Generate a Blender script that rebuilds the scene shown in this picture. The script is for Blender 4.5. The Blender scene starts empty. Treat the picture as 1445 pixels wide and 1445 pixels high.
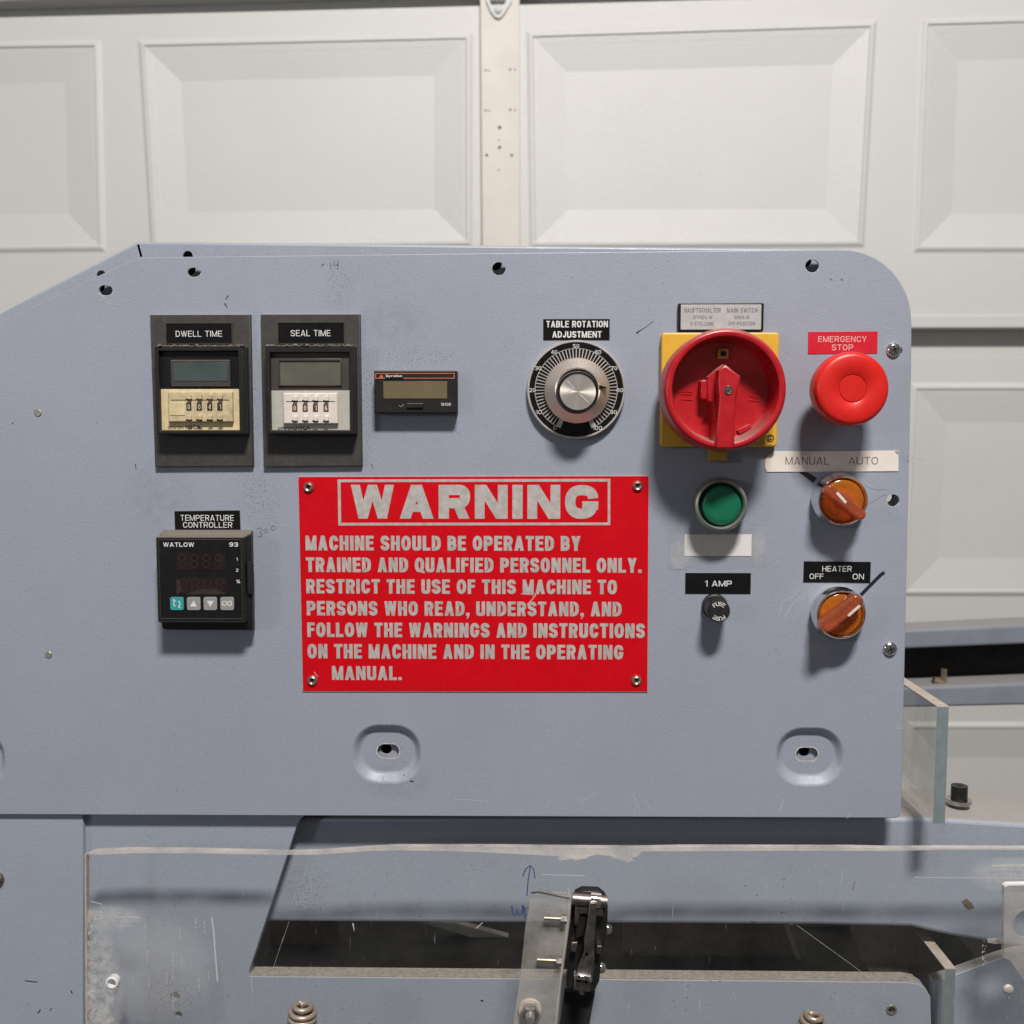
import bpy, bmesh, math, random
from mathutils import Vector, Matrix
from mathutils.geometry import tessellate_polygon
random.seed(7)
R = math.radians
SC = bpy.context.scene
COL = SC.collection

# ------------------------------------------------------------ camera, world, lamps, exposure
W = 1445.0; F = 1400.0; D = 0.583; Z0 = 1.25
PITCH = R(4.3); YAW = R(1.0)
CROT = Matrix.Rotation(YAW, 3, 'Z') @ Matrix.Rotation(R(90) - PITCH, 3, 'X')
FWD = CROT @ Vector((0, 0, -1))
CLOC = Vector((0, 0, Z0)) - FWD * D
cd = bpy.data.cameras.new('camera'); cam = bpy.data.objects.new('camera', cd); COL.objects.link(cam)
cam.matrix_world = Matrix.Translation(CLOC) @ CROT.to_4x4()
cd.sensor_width = 36; cd.lens = 36 * F / W; cd.clip_start = .01; cd.clip_end = 50
cd.dof.use_dof = True; cd.dof.focus_distance = D; cd.dof.aperture_fstop = 11.5
SC.camera = cam

wd = bpy.data.worlds.new('World'); SC.world = wd; wd.use_nodes = True
nt = wd.node_tree; nt.nodes.clear()
out = nt.nodes.new('ShaderNodeOutputWorld'); bg = nt.nodes.new('ShaderNodeBackground')
tc = nt.nodes.new('ShaderNodeTexCoord'); sp = nt.nodes.new('ShaderNodeSeparateXYZ'); mr = nt.nodes.new('ShaderNodeMapRange')
cr = nt.nodes.new('ShaderNodeMix'); cr.data_type = 'RGBA'
nt.links.new(tc.outputs['Generated'], sp.inputs[0]); nt.links.new(sp.outputs['Z'], mr.inputs['Value'])
mr.inputs['From Min'].default_value = -1; mr.inputs['From Max'].default_value = 1
nt.links.new(mr.outputs[0], cr.inputs[0])
cr.inputs[6].default_value = (.17, .158, .15, 1); cr.inputs[7].default_value = (.41, .40, .405, 1)
nt.links.new(cr.outputs[2], bg.inputs[0]); bg.inputs[1].default_value = .42
nt.links.new(bg.outputs[0], out.inputs[0])

def lamp(name, loc, target, size, power, color, size_y=None):
    l = bpy.data.lights.new(name, 'AREA'); l.energy = power; l.color = color
    l.size = size
    if size_y: l.shape = 'RECTANGLE'; l.size_y = size_y
    o = bpy.data.objects.new(name, l); COL.objects.link(o)
    o.location = loc
    o.rotation_euler = (Vector(target) - Vector(loc)).to_track_quat('-Z', 'Y').to_euler()
    return o
lamp('ceiling_lamp', (.30, -1.45, Z0 + 1.95), (0, 0, Z0),   .46, 86, (1, .962, .915), .20)
lamp('side_lamp', (-1.9, -1.7, Z0 + .35), (0, 0, Z0), .25, 6, (.90, .95, 1))
SC.view_settings.view_transform = 'Standard'; SC.view_settings.look = 'None'
SC.view_settings.exposure = 0; SC.view_settings.gamma = 1
SC.cycles.max_bounces = 10; SC.cycles.transparent_max_bounces = 16

# ------------------------------------------------------------ mapping: a point of the photo at a real depth y
def P(px, py, Y=0.0):
    d = CROT @ Vector(((px - W / 2) / F, -(py - W / 2) / F, -1))
    return CLOC + d * ((Y - CLOC.y) / d.y)
def mpp(Y=0.0): return (D + Y) / F
def XZ(pts, Y): return [(P(a, b, Y).x, P(a, b, Y).z) for a, b in pts]

# ------------------------------------------------------------ materials
def newmat(name):
    m = bpy.data.materials.new(name); m.use_nodes = True
    return m, m.node_tree, m.node_tree.nodes['Principled BSDF']
def N(t, ty, **kw):
    n = t.nodes.new(ty)
    for k, v in kw.items(): setattr(n, k, v)
    return n
def noise(t, scale, detail=3, rough=.5, vec=None):
    n = N(t, 'ShaderNodeTexNoise'); n.inputs['Scale'].default_value = scale
    n.inputs['Detail'].default_value = detail; n.inputs['Roughness'].default_value = rough
    if vec: t.links.new(vec, n.inputs['Vector'])
    return n.outputs['Fac']
def ramp(t, fac, a, b, ca=0.0, cb=1.0):
    n = N(t, 'ShaderNodeMapRange'); n.inputs['From Min'].default_value = a; n.inputs['From Max'].default_value = b
    n.inputs['To Min'].default_value = ca; n.inputs['To Max'].default_value = cb
    t.links.new(fac, n.inputs['Value']); return n.outputs[0]
def mth(t, op, a, b):
    n = N(t, 'ShaderNodeMath', operation=op)
    for i, v in enumerate((a, b)):
        if isinstance(v, (int, float)): n.inputs[i].default_value = v
        else: t.links.new(v, n.inputs[i])
    return n.outputs[0]
def mix(t, fac, a, b):
    n = N(t, 'ShaderNodeMix', data_type='RGBA')
    for k, v in ((0, fac), (6, a), (7, b)):
        if isinstance(v, (int, float)): n.inputs[k].default_value = v
        elif isinstance(v, tuple): n.inputs[k].default_value = (*v[:3], 1)
        else: t.links.new(v, n.inputs[k])
    return n.outputs[2]
def bump(t, b, h, strength, dist=.0005):
    n = N(t, 'ShaderNodeBump'); n.inputs['Strength'].default_value = strength; n.inputs['Distance'].default_value = dist
    t.links.new(h, n.inputs['Height']); t.links.new(n.outputs[0], b.inputs['Normal'])
def mat(name, col, rough=.5, metal=0, var=.08, vs=300, bmp=.1, bs=1500, dust=0, spec=.5, coat=0):
    m, t, b = newmat(name)
    g = N(t, 'ShaderNodeNewGeometry'); v = g.outputs['Position']
    f = ramp(t, noise(t, vs, 4, .6, v), .3, .7)
    c = mix(t, f, tuple(x * (1 - var) for x in col), tuple(min(1, x * (1 + var)) for x in col))
    if dust:                                                    # dust that settled on upward faces, thin film elsewhere
        s = N(t, 'ShaderNodeSeparateXYZ'); t.links.new(g.outputs['Normal'], s.inputs[0])
        up = ramp(t, s.outputs['Z'], .35, .9)
        up = mth(t, 'MULTIPLY', up, ramp(t, noise(t, 900, 3, .6, v), .2, .45, .55 * min(1, dust * 4), min(1, dust * 4)))
        film = mth(t, 'MULTIPLY', ramp(t, noise(t, 120, 5, .65, v), .45, .8), dust * .22)
        speck = mth(t, 'MULTIPLY', ramp(t, noise(t, 1400, 2, .5, v), .68, .74), dust * .35)
        k = mth(t, 'MAXIMUM', up, mth(t, 'ADD', film, speck)); k = mth(t, 'MINIMUM', k, 1)
        c = mix(t, k, c, (.27, .235, .20))
        r = mth(t, 'ADD', mth(t, 'MULTIPLY', k, .4), rough); t.links.new(mth(t, 'MINIMUM', r, 1), b.inputs['Roughness'])
    else:
        b.inputs['Roughness'].default_value = rough
        t.links.new(ramp(t, noise(t, vs * .7, 3, .5, v), .3, .7, max(.02, rough - .07), min(1, rough + .09)), b.inputs['Roughness'])
    t.links.new(c, b.inputs['Base Color'])
    b.inputs['Metallic'].default_value = metal; b.inputs['Specular IOR Level'].default_value = spec
    b.inputs['Coat Weight'].default_value = coat
    if bmp: bump(t, b, noise(t, bs, 2, .5, v), bmp, .0003)
    return m

def paint(name, col, regions=(), rough=.42, grime=1.0):
    """grey-blue machine enamel: orange peel, cloudy wear, dirt specks, extra grime and toned patches in given spots (x, z, rx, rz, kind)"""
    m, t, b = newmat(name)
    g = N(t, 'ShaderNodeNewGeometry'); v = g.outputs['Position']
    c = mix(t, ramp(t, noise(t, 9, 5, .6, v), .3, .7), tuple(x * .955 for x in col), tuple(x * 1.035 for x in col))
    c = mix(t, mth(t, 'MULTIPLY', ramp(t, noise(t, 16, 4, .6, v), .5, .75), .28 * grime), c, (col[0] * 1.0, col[1] * .90, col[2] * .84))
    c = mix(t, mth(t, 'MULTIPLY', ramp(t, noise(t, 700, 3, .7, v), .35, .65), .10), c, (.62, .62, .62))
    # sparse dark specks and pale nicks
    sparse = mth(t, 'MULTIPLY', ramp(t, noise(t, 650, 1, .4, v), .74, .77), ramp(t, noise(t, 22, 3, .6, v), .46, .62))
    c = mix(t, mth(t, 'MULTIPLY', sparse, .75 * grime), c, (.035, .032, .03))
    nick = mth(t, 'MULTIPLY', ramp(t, noise(t, 420, 2, .6, v), .76, .79), ramp(t, noise(t, 30, 2, .6, v), .55, .66))
    c = mix(t, mth(t, 'MULTIPLY', nick, .7), c, (.60, .58, .55))
    s = N(t, 'ShaderNodeSeparateXYZ'); t.links.new(v, s.inputs[0])
    for (x, z, rx, rz, kind) in regions:
        dx = mth(t, 'POWER', mth(t, 'ABSOLUTE', mth(t, 'DIVIDE', mth(t, 'SUBTRACT', s.outputs['X'], x), rx), 0), 2.0)
        dz = mth(t, 'POWER', mth(t, 'ABSOLUTE', mth(t, 'DIVIDE', mth(t, 'SUBTRACT', s.outputs['Z'], z), rz), 0), 2.0)
        w = ramp(t, mth(t, 'ADD', dx, dz), 1.0, .1)
        if kind == 'spk':
            k = mth(t, 'MULTIPLY', w, ramp(t, noise(t, 1100, 3, .65, v), .57, .64)); k = mth(t, 'MULTIPLY', k, .85)
            c = mix(t, k, c, (.05, .046, .043))
        elif kind == 'smg':
            k = mth(t, 'MULTIPLY', w, ramp(t, noise(t, 160, 5, .7, v), .35, .75)); k = mth(t, 'MULTIPLY', k, .28)
            c = mix(t, k, c, (.12, .11, .105))
        else:
            k = mth(t, 'MULTIPLY', w, ramp(t, noise(t, 380, 6, .8, v), .52, .72)); k = mth(t, 'MULTIPLY', k, .4)
            c = mix(t, k, c, (.55, .53, .50))
    # dusty upward faces
    sn = N(t, 'ShaderNodeSeparateXYZ'); t.links.new(g.outputs['Normal'], sn.inputs[0])
    up = mth(t, 'MULTIPLY', ramp(t, sn.outputs['Z'], .75, .98), ramp(t, noise(t, 250, 4, .6, v), .2, .5, .5, .95))
    c = mix(t, up, c, (.31, .285, .26))
    t.links.new(c, b.inputs['Base Color'])
    t.links.new(ramp(t, noise(t, 60, 4, .6, v), .3, .7, rough - .06, rough + .1), b.inputs['Roughness'])
    h = mth(t, 'ADD', noise(t, 900, 2, .5, v), mth(t, 'MULTIPLY', noise(t, 260, 2, .5, v), .8))
    bump(t, b, h, .25, .0004)
    return m

def clear(name, tint, opac, rough=.08, scr=.5, glossy=.12, grime_spots=()):
    """clear or cloudy plastic: transparent, with glossy film, scratches and grime"""
    m = bpy.data.materials.new(name); m.use_nodes = True; t = m.node_tree; t.nodes.clear()
    o = N(t, 'ShaderNodeOutputMaterial'); g = N(t, 'ShaderNodeNewGeometry'); v = g.outputs['Position']
    tr = N(t, 'ShaderNodeBsdfTransparent'); tr.inputs[0].default_value = (.985, .985, .98, 1)
    df = N(t, 'ShaderNodeBsdfPrincipled'); df.inputs['Base Color'].default_value = (*tint, 1)
    df.inputs['Roughness'].default_value = .35; df.inputs['Subsurface Weight'].default_value = 0
    gl = N(t, 'ShaderNodeBsdfGlossy'); gl.inputs['Roughness'].default_value = rough
    mp = N(t, 'ShaderNodeMapping'); mp.inputs['Scale'].default_value = (1, 1, .06); mp.inputs['Rotation'].default_value = (0, .12, 0)
    t.links.new(v, mp.inputs[0])
    sc1 = mth(t, 'MULTIPLY', ramp(t, noise(t, 900, 2, .5, mp.outputs[0]), .70, .76), ramp(t, noise(t, 25, 3, .6, v), .48, .65))
    cl = ramp(t, noise(t, 40, 5, .65, v), .35, .75, opac * .4, opac * 1.4)
    k = mth(t, 'MAXIMUM', cl, mth(t, 'MULTIPLY', sc1, scr))
    s = N(t, 'ShaderNodeSeparateXYZ'); t.links.new(v, s.inputs[0])
    for (x, z, rx, rz, a) in grime_spots:
        dx = mth(t, 'POWER', mth(t, 'ABSOLUTE', mth(t, 'DIVIDE', mth(t, 'SUBTRACT', s.outputs['X'], x), rx), 0), 2.0)
        dz = mth(t, 'POWER', mth(t, 'ABSOLUTE', mth(t, 'DIVIDE', mth(t, 'SUBTRACT', s.outputs['Z'], z), rz), 0), 2.0)
        w = ramp(t, mth(t, 'ADD', dx, dz), 1.0, .2)
        k = mth(t, 'MAXIMUM', k, mth(t, 'MULTIPLY', w, ramp(t, noise(t, 150, 6, .75, v), .40, .68, .15, a)))
    a1 = N(t, 'ShaderNodeMixShader'); t.links.new(k, a1.inputs[0]); t.links.new(tr.outputs[0], a1.inputs[1]); t.links.new(df.outputs[0], a1.inputs[2])
    lw = N(t, 'ShaderNodeLayerWeight'); lw.inputs[0].default_value = .5
    fr = mth(t, 'ADD', mth(t, 'MULTIPLY', mth(t, 'POWER', lw.outputs['Facing'], 3.0), .5), .03)
    a2 = N(t, 'ShaderNodeMixShader'); t.links.new(mth(t, 'MULTIPLY', fr, glossy * 6), a2.inputs[0])
    t.links.new(a1.outputs[0], a2.inputs[1]); t.links.new(gl.outputs[0], a2.inputs[2])
    t.links.new(a2.outputs[0], o.inputs[0])
    return m

BLUE = (.272, .297, .366)
def spot(px, py, rx, ry, kind, Y=0.0):
    c = P(px, py, Y); return (c.x, c.z, rx * mpp(Y), ry * mpp(Y), kind)
M = {}
M['panel'] = paint('panel_enamel', BLUE, [
    spot(480, 402, 26, 44, 'spk'), spot(519, 560, 16, 130, 'spk'), spot(361, 560, 9, 130, 'spk'), spot(365, 700, 42, 60, 'spk'),
    spot(555, 455, 60, 34, 'smg'), spot(585, 505, 80, 20, 'spk'), spot(150, 410, 22, 24, 'pale'),
     spot(230, 700, 60, 60, 'smg'), spot(1128, 845, 34, 36, 'pale'), spot(560, 1105, 60, 30, 'smg')])
M['frame'] = paint('frame_enamel', (.285, .318, .385), [
    spot(430, 1260, 40, 60, 'spk', .018), spot(500, 1290, 14, 40, 'smg', .018), spot(240, 1405, 55, 40, 'spk', .006),
    spot(190, 1440, 60, 40, 'smg', .006), spot(1200, 1430, 60, 26, 'pale', .006),
    spot(1320, 1180, 26, 60, 'smg', .018)], grime=1.3)  # last spot darkens a tall patch of the beam at the upright slab
M['edge'] = mat('worn_steel_edge', (.30, .27, .235), .6, .1, .25, 400, .3)
M['timerplate'] = mat('charcoal_plastic', (.038, .034, .031), .55, 0, .2, 500, .35, 2200, dust=.35)
M['black'] = mat('black_plastic', (.008, .008, .0085), .36, 0, .2, 500, .15, 1800, dust=.08, spec=.3)
M['fusecap'] = mat('worn_black_cap', (.018, .017, .017), .45, 0, .2, 500, .2, 1800, spec=.35)
M['blackdusty'] = mat('dusty_black_plastic', (.011, .0105, .0105), .48, 0, .2, 500, .25, 1800, dust=.15, spec=.35)
M['label'] = mat('black_label_tape', (.006, .006, .0065), .3, 0, .2, 300, .1, 900, dust=.05, spec=.3)
M['white'] = mat('white_print', (.66, .65, .64), .5, 0, .18, 900, 0)
M['greyprint'] = mat('grey_print', (.30, .30, .30), .5, 0, .2, 900, 0)
M['cream'] = mat('cream_plastic', (.62, .50, .29), .5, 0, .14, 220, .1)
M['creamd'] = mat('grimy_cream_plastic', (.52, .42, .26), .55, 0, .25, 260, .2)
M['ltgrey'] = mat('light_grey_plastic', (.42, .41, .36), .5, 0, .08, 300, .1)
M['offwhite'] = mat('off_white_plastic', (.66, .60, .55), .5, 0, .06, 300, .1)
M['lcdteal'] = mat('teal_liquid_crystal', (.055, .078, .075), .22, 0, .15, 60, 0, spec=.6)
M['lcdgrey'] = mat('grey_liquid_crystal', (.105, .105, .083), .22, 0, .15, 60, 0, spec=.6)
M['lcdtan'] = mat('tan_liquid_crystal', (.145, .115, .065), .25, 0, .12, 60, 0)
M['wingrey'] = mat('brown_grey_window', (.055, .047, .040), .4, 0, .12, 200, 0)
M['rediv'] = mat('dark_red_digit_wheel', (.10, .03, .025), .4, 0, .3, 900, 0)
M['digit'] = mat('dim_display_digit', (.034, .021, .020), .35, 0, .2, 400, 0)
M['displ'] = mat('smoked_display_window', (.018, .011, .011), .12, 0, .3, 60, 0)
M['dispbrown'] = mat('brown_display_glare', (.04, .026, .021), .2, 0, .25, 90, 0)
M['teal'] = mat('teal_button', (.035, .30, .30), .45, 0, .05, 400, 0)
M['greybtn'] = mat('grey_button', (.27, .27, .265), .45, 0, .05, 400, 0)
M['orangeprint'] = mat('orange_print', (.50, .14, .06), .5, 0, .1, 400, 0)
M['red'] = mat('red_sign_enamel', (.555, .0008, .007), .42, 0, .05, 60, .08, 700, spec=.24, dust=.06)
M['silver'] = mat('bare_aluminium_print', (.50, .465, .44), .48, .25, .16, 260, .15, 1500)
M['redlabel'] = mat('red_label_tape', (.58, .012, .03), .35, 0, .08, 150, .1)
M['pink'] = mat('pinkish_print', (.68, .36, .36), .5, 0, .2, 900, 0)
M['redknob'] = mat('red_switch_plastic', (.42, .010, .016), .30, 0, .10, 120, .2, 900, dust=.16)
M['redstop'] = mat('red_mushroom_plastic', (.62, .014, .010), .36, 0, .05, 120, .12, 900)
M['yellow'] = mat('yellow_plastic', (.68, .39, .035), .42, 0, .07, 120, .1, 900, dust=.2)
M['ochre'] = mat('ochre_plastic', (.45, .24, .035), .45, 0, .1, 120, .1)
M['silverlab'] = mat('silver_label', (.47, .46, .46), .42, .2, .08, 300, .05)
M['steel'] = mat('steel', (.52, .50, .48), .26, 1, .15, 300, .1)
M['chrome'] = mat('chrome', (.74, .73, .72), .12, 1, .08, 300, .05)
M['darksteel'] = mat('dark_steel', (.27, .24, .215), .38, 1, .3, 300, .2)
M['matsteel'] = mat('dull_steel', (.36, .34, .31), .42, .7, .2, 300, .2)
M['brass'] = mat('dull_brass', (.36, .29, .21), .38, .75, .2, 300, .15)
M['springsteel'] = mat('tan_spring_wire', (.40, .34, .27), .38, .55, .15, 300, .15)
M['copper'] = mat('aged_rivet_metal', (.46, .37, .31), .33, .9, .15, 500, .2)
M['greenring'] = mat('grey_green_ring', (.26, .29, .25), .35, .55, .1, 300, .1)
M['green'] = mat('green_button_lens', (.002, .125, .065), .42, 0, .08, 150, .05)
M['hole'] = mat('dark_interior', (.012, .011, .010), .8, 0, .3, 100, .1)
M['paper'] = mat('white_paper_label', (.74, .72, .71), .6, 0, .03, 200, .05)
M['creamlab'] = mat('cream_label_tape', (.74, .67, .61), .5, 0, .04, 200, .05)
M['graphite'] = mat('pencil_mark', (.16, .16, .17), .6, 0, .3, 1200, 0)
M['faded'] = mat('faded_brown_print', (.22, .17, .14), .6, 0, .35, 500, 0)
M['marker'] = mat('black_marker', (.012, .011, .014), .4, 0, .3, 500, 0)
M['bluemark'] = mat('navy_marker', (.012, .012, .030), .4, 0, .3, 500, 0)
M['blueink'] = mat('blue_ink', (.06, .08, .20), .5, 0, .3, 900, 0)
M['film'] = None
M['scratch'] = mat('pale_scratch', (.50, .49, .47), .6, 0, .2, 900, 0)
M['rust'] = mat('dusty_brown_steel', (.15, .118, .092), .75, .1, .35, 60, .4, 500)
M['greysteel'] = mat('grey_dusty_steel', (.42, .39, .35), .6, .2, .3, 40, .3, 500)
M['acedge'] = mat('acrylic_edge', (.19, .225, .24), .3, 0, .12, 150, .1)
M['acedgetan'] = mat('dusty_acrylic_edge', (.42, .365, .315), .6, 0, .15, 200, .2)
M['socket'] = mat('black_oxide_steel', (.02, .02, .018), .4, .4, .3, 300, .2)
M['whiteplastic'] = mat('white_door_steel', (.70, .655, .61), .5, 0, .03, 20, .1, 600)
M['chan'] = mat('blue_channel_enamel', (.22, .245, .29), .5, 0, .08, 40, .2, dust=.13)
M['dusttuft'] = mat('grey_dust', (.20, .175, .15), .95, 0, .3, 900, .5)
# door skin
m, t, b = newmat('white_door_skin'); M['door'] = m
g = N(t, 'ShaderNodeNewGeometry'); v = g.outputs['Position']
mp = N(t, 'ShaderNodeMapping'); mp.inputs['Scale'].default_value = (1, 1, 14); t.links.new(v, mp.inputs[0])
f = noise(t, 3, 4, .6, v)
t.links.new(mix(t, ramp(t, f, .3, .7), (.645, .642, .622), (.685, .682, .662)), b.inputs['Base Color'])
b.inputs['Roughness'].default_value = .42
bump(t, b, mth(t, 'ADD', noise(t, 45, 5, .7, mp.outputs[0]), mth(t, 'MULTIPLY', noise(t, 500, 2, .5, v), .5)), .5, .0012)
# translucent orange lens and clear collar
def lensmat(name, col, tw):
    m, t, b = newmat(name)
    g = N(t, 'ShaderNodeNewGeometry'); v = g.outputs['Position']
    t.links.new(mix(t, ramp(t, noise(t, 140, 3, .6, v), .3, .7), tuple(x * .75 for x in col), col), b.inputs['Base Color'])
    b.inputs['Roughness'].default_value = .13; b.inputs['Transmission Weight'].default_value = tw; b.inputs['IOR'].default_value = 1.35
    b.inputs['Coat Weight'].default_value = .4
    return m
M['orange'] = lensmat('orange_lens', (.95, .30, .03), .65)
M['orangehandle'] = lensmat('orange_handle', (.95, .32, .14), .82)
M['amberin'] = mat('amber_lens_floor', (.85, .26, .03), .4, 0, .3, 200, .1)
M['acrylic'] = clear('clear_acrylic_guard', (.60, .60, .60), .012, scr=.5, glossy=.05, grime_spots=[
    (*spot(142, 1400, 34, 110, 0, -.022)[:4], .9), (*spot(150, 1300, 60, 24, 0, -.022)[:4], .5), (*spot(215, 1370, 100, 95, 0, -.022)[:4], .12),
    (*spot(1430, 1235, 70, 30, 0, -.022)[:4], .4)])
M['film'] = clear('milky_film_edge', (.68, .64, .60), .62, scr=.2)
M['cloudy'] = clear('cloudy_polycarbonate', (.50, .475, .44), .42, scr=.5)
M['slab'] = clear('dusty_acrylic_slab', (.44, .41, .37), .13, scr=.2)
M['tape'] = clear('clear_tape', (.66, .66, .66), .025, rough=.3, scr=.35, glossy=.02, grime_spots=[(*spot(958, 785, 18, 26, 0)[:4], .32), (*spot(1070, 770, 12, 34, 0)[:4], .30)])

# brushed dial metal: radial streaks
def brushed(name, cx, cz, col, rough):
    m, t, b = newmat(name)
    g = N(t, 'ShaderNodeNewGeometry'); s = N(t, 'ShaderNodeSeparateXYZ'); t.links.new(g.outputs['Position'], s.inputs[0])
    x = mth(t, 'SUBTRACT', s.outputs['X'], cx); z = mth(t, 'SUBTRACT', s.outputs['Z'], cz)
    r = mth(t, 'SQRT', mth(t, 'ADD', mth(t, 'MULTIPLY', x, x), mth(t, 'MULTIPLY', z, z)), 0)
    c = N(t, 'ShaderNodeCombineXYZ'); t.links.new(r, c.inputs[0])
    b.inputs['Base Color'].default_value = (*col, 1); b.inputs['Metallic'].default_value = .78; b.inputs['Roughness'].default_value = rough
    b.inputs['Anisotropic'].default_value = .85
    tg = N(t, 'ShaderNodeTangent', direction_type='RADIAL', axis='Y'); t.links.new(tg.outputs[0], b.inputs['Tangent'])
    bump(t, b, noise(t, 9000, 2, .6, c.outputs[0]), .12, .0001)
    return m

# ------------------------------------------------------------ object helpers
def tag(o, label=None, cat=None, group=None, kind=None):
    if label: o['label'] = label
    if cat: o['category'] = cat
    if group: o['group'] = group
    if kind: o['kind'] = kind
    return o
def thing(name, label, cat, px, py, Y=0.0, group=None):
    o = bpy.data.objects.new(name, None); COL.objects.link(o); o.empty_display_size = .01
    o.location = P(px, py, Y); o['org'] = 0; del o['org']
    return tag(o, label, cat, group)
def root_of(o):
    while o.parent: o = o.parent
    return o
def finish(bm, name, m, parent=None, org=None, smooth=True, ang=35, recalc=True, label=None):
    if recalc: bmesh.ops.recalc_face_normals(bm, faces=bm.faces)
    if smooth:
        for f in bm.faces: f.normal_update(); f.smooth = abs(f.normal.y) < .99995 and max(abs(f.normal.x), abs(f.normal.z)) < .99995
        for e in bm.edges:
            if len(e.link_faces) == 2 and e.calc_face_angle(0) > R(ang): e.smooth = False
    L = root_of(parent).location if parent else (Vector(org) if org is not None else Vector((0, 0, 0)))
    bmesh.ops.translate(bm, verts=bm.verts, vec=-L)
    me = bpy.data.meshes.new(name); bm.to_mesh(me); bm.free(); me.materials.append(M[m] if isinstance(m, str) else m)
    o = bpy.data.objects.new(name, me); COL.objects.link(o)
    if parent: o.parent = parent
    else: o.location = L
    if label: o['label'] = label
    return o
def area2(p): return sum(p[i][0] * p[(i + 1) % len(p)][1] - p[(i + 1) % len(p)][0] * p[i][1] for i in range(len(p)))
def inset(p, d):
    n = len(p); r = []
    for i in range(n):
        a, b_, c = p[i - 1], p[i], p[(i + 1) % n]
        e1 = Vector((b_[0] - a[0], b_[1] - a[1])).normalized(); e2 = Vector((c[0] - b_[0], c[1] - b_[1])).normalized()
        n1 = Vector((-e1.y, e1.x)); n2 = Vector((-e2.y, e2.x)); s = n1 + n2
        k = s.dot(n1)
        s = s / k if k > .25 else s
        r.append((b_[0] + s.x * d, b_[1] + s.y * d))
    return r
def sheet(bm, outer, holes, y0, y1, bev=0.0, hb=0.0, steps=3):
    """flat plate between depths y0 (front) and y1, outline and holes in world x,z"""
    loops = []
    for i, lp in enumerate([outer] + list(holes)):
        ccw = area2(lp) > 0
        if (i == 0) != ccw: lp = lp[::-1]
        loops.append((lp, bev if i == 0 else hb))
    fr, bk = [], []
    for lp, b_ in loops:
        rings = []
        if b_ > 0:
            for k in range(steps + 1):
                a = k / steps * math.pi / 2
                rings.append((inset(lp, b_ * (1 - math.sin(a))), y0 + b_ * (1 - math.cos(a))))
        else: rings.append((lp, y0))
        rings.append((lp, y1))
        vr = [[bm.verts.new((x, yy, z)) for x, z in r] for r, yy in rings]
        for a, c in zip(vr, vr[1:]):
            for j in range(len(a)):
                k = (j + 1) % len(a); bm.faces.new((a[j], a[k], c[k], c[j]))
        fr.append(vr[0]); bk.append(vr[-1])
    for side in (fr, bk):
        flat = [v_ for r in side for v_ in r]
        for tri in tessellate_polygon([[Vector((v_.co.x, v_.co.z, 0)) for v_ in r] for r in side]):
            try: bm.faces.new([flat[q] for q in tri])
            except ValueError: pass
def rrect(cx, cz, hw, hh, r, n=6):
    r = min(r, hw * .999, hh * .999); o = []
    for (sx, sz, a0) in ((1, 1, 0), (-1, 1, 90), (-1, -1, 180), (1, -1, 270)):
        for k in range(n + 1):
            a = R(a0 + 90 * k / n); o.append((cx + sx * (hw - r) + r * math.cos(a), cz + sz * (hh - r) + r * math.sin(a)))
    return o
def circ(cx, cz, r, n=32): return [(cx + r * math.cos(2 * math.pi * k / n), cz + r * math.sin(2 * math.pi * k / n)) for k in range(n)]
def rp(x0, y0, x1, y1, Y, r=0, n=5, rot=0):
    """rectangle of the photo at depth Y as a world outline, optional corner radius in px"""
    c = P((x0 + x1) / 2, (y0 + y1) / 2, Y); a = P(x0, (y0 + y1) / 2, Y); b_ = P(x1, (y0 + y1) / 2, Y)
    u = P((x0 + x1) / 2, y0, Y); d_ = P((x0 + x1) / 2, y1, Y)
    cx, cz, hw, hh = (a.x + b_.x) / 2, (u.z + d_.z) / 2, abs(b_.x - a.x) / 2, abs(u.z - d_.z) / 2
    pts = rrect(cx, cz, hw, hh, r * mpp(Y), n) if r else [(cx + hw, cz + hh), (cx - hw, cz + hh), (cx - hw, cz - hh), (cx + hw, cz - hh)]
    if rot:
        c_, s_ = math.cos(R(rot)), math.sin(R(rot))
        pts = [(cx + (x - cx) * c_ - (z - cz) * s_, cz + (x - cx) * s_ + (z - cz) * c_) for x, z in pts]
    return pts
def plate(name, m, parent, x0, y0, x1, y1, Yf, Yb, r=0, bev=.0003, holes=(), rot=0, label=None):
    bm = bmesh.new(); sheet(bm, rp(x0, y0, x1, y1, Yf, r, rot=rot), holes, Yf, Yb, bev)
    return finish(bm, name, m, parent, label=label)
def poly(name, m, parent, pts, Yf, Yb, bev=.0003, holes=(), org=None, label=None, hb=0):
    bm = bmesh.new(); sheet(bm, XZ(pts, Yf), holes, Yf, Yb, bev, hb)
    return finish(bm, name, m, parent, org, label=label)
def lathe(name, m, parent, cx, cz, prof, n=48, label=None, ang=35, wob=0):
    """profile (r, y) from the front axis backward, axis along y"""
    bm = bmesh.new(); rows = []
    for r, y in prof:
        if r < 1e-6: rows.append([bm.verts.new((cx, y, cz))])
        else: rows.append([bm.verts.new((cx + r * math.cos(2 * math.pi * k / n), y, cz + r * math.sin(2 * math.pi * k / n))) for k in range(n)])
    for a, b_ in zip(rows, rows[1:]):
        for k in range(n):
            q = (k + 1) % n
            if len(a) == 1 and len(b_) == 1: continue
            if len(a) == 1: bm.faces.new((a[0], b_[k], b_[q]))
            elif len(b_) == 1: bm.faces.new((a[k], a[q], b_[0]))
            else: bm.faces.new((a[k], a[q], b_[q], b_[k]))
    return finish(bm, name, m, parent, label=label, ang=ang)
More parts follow.
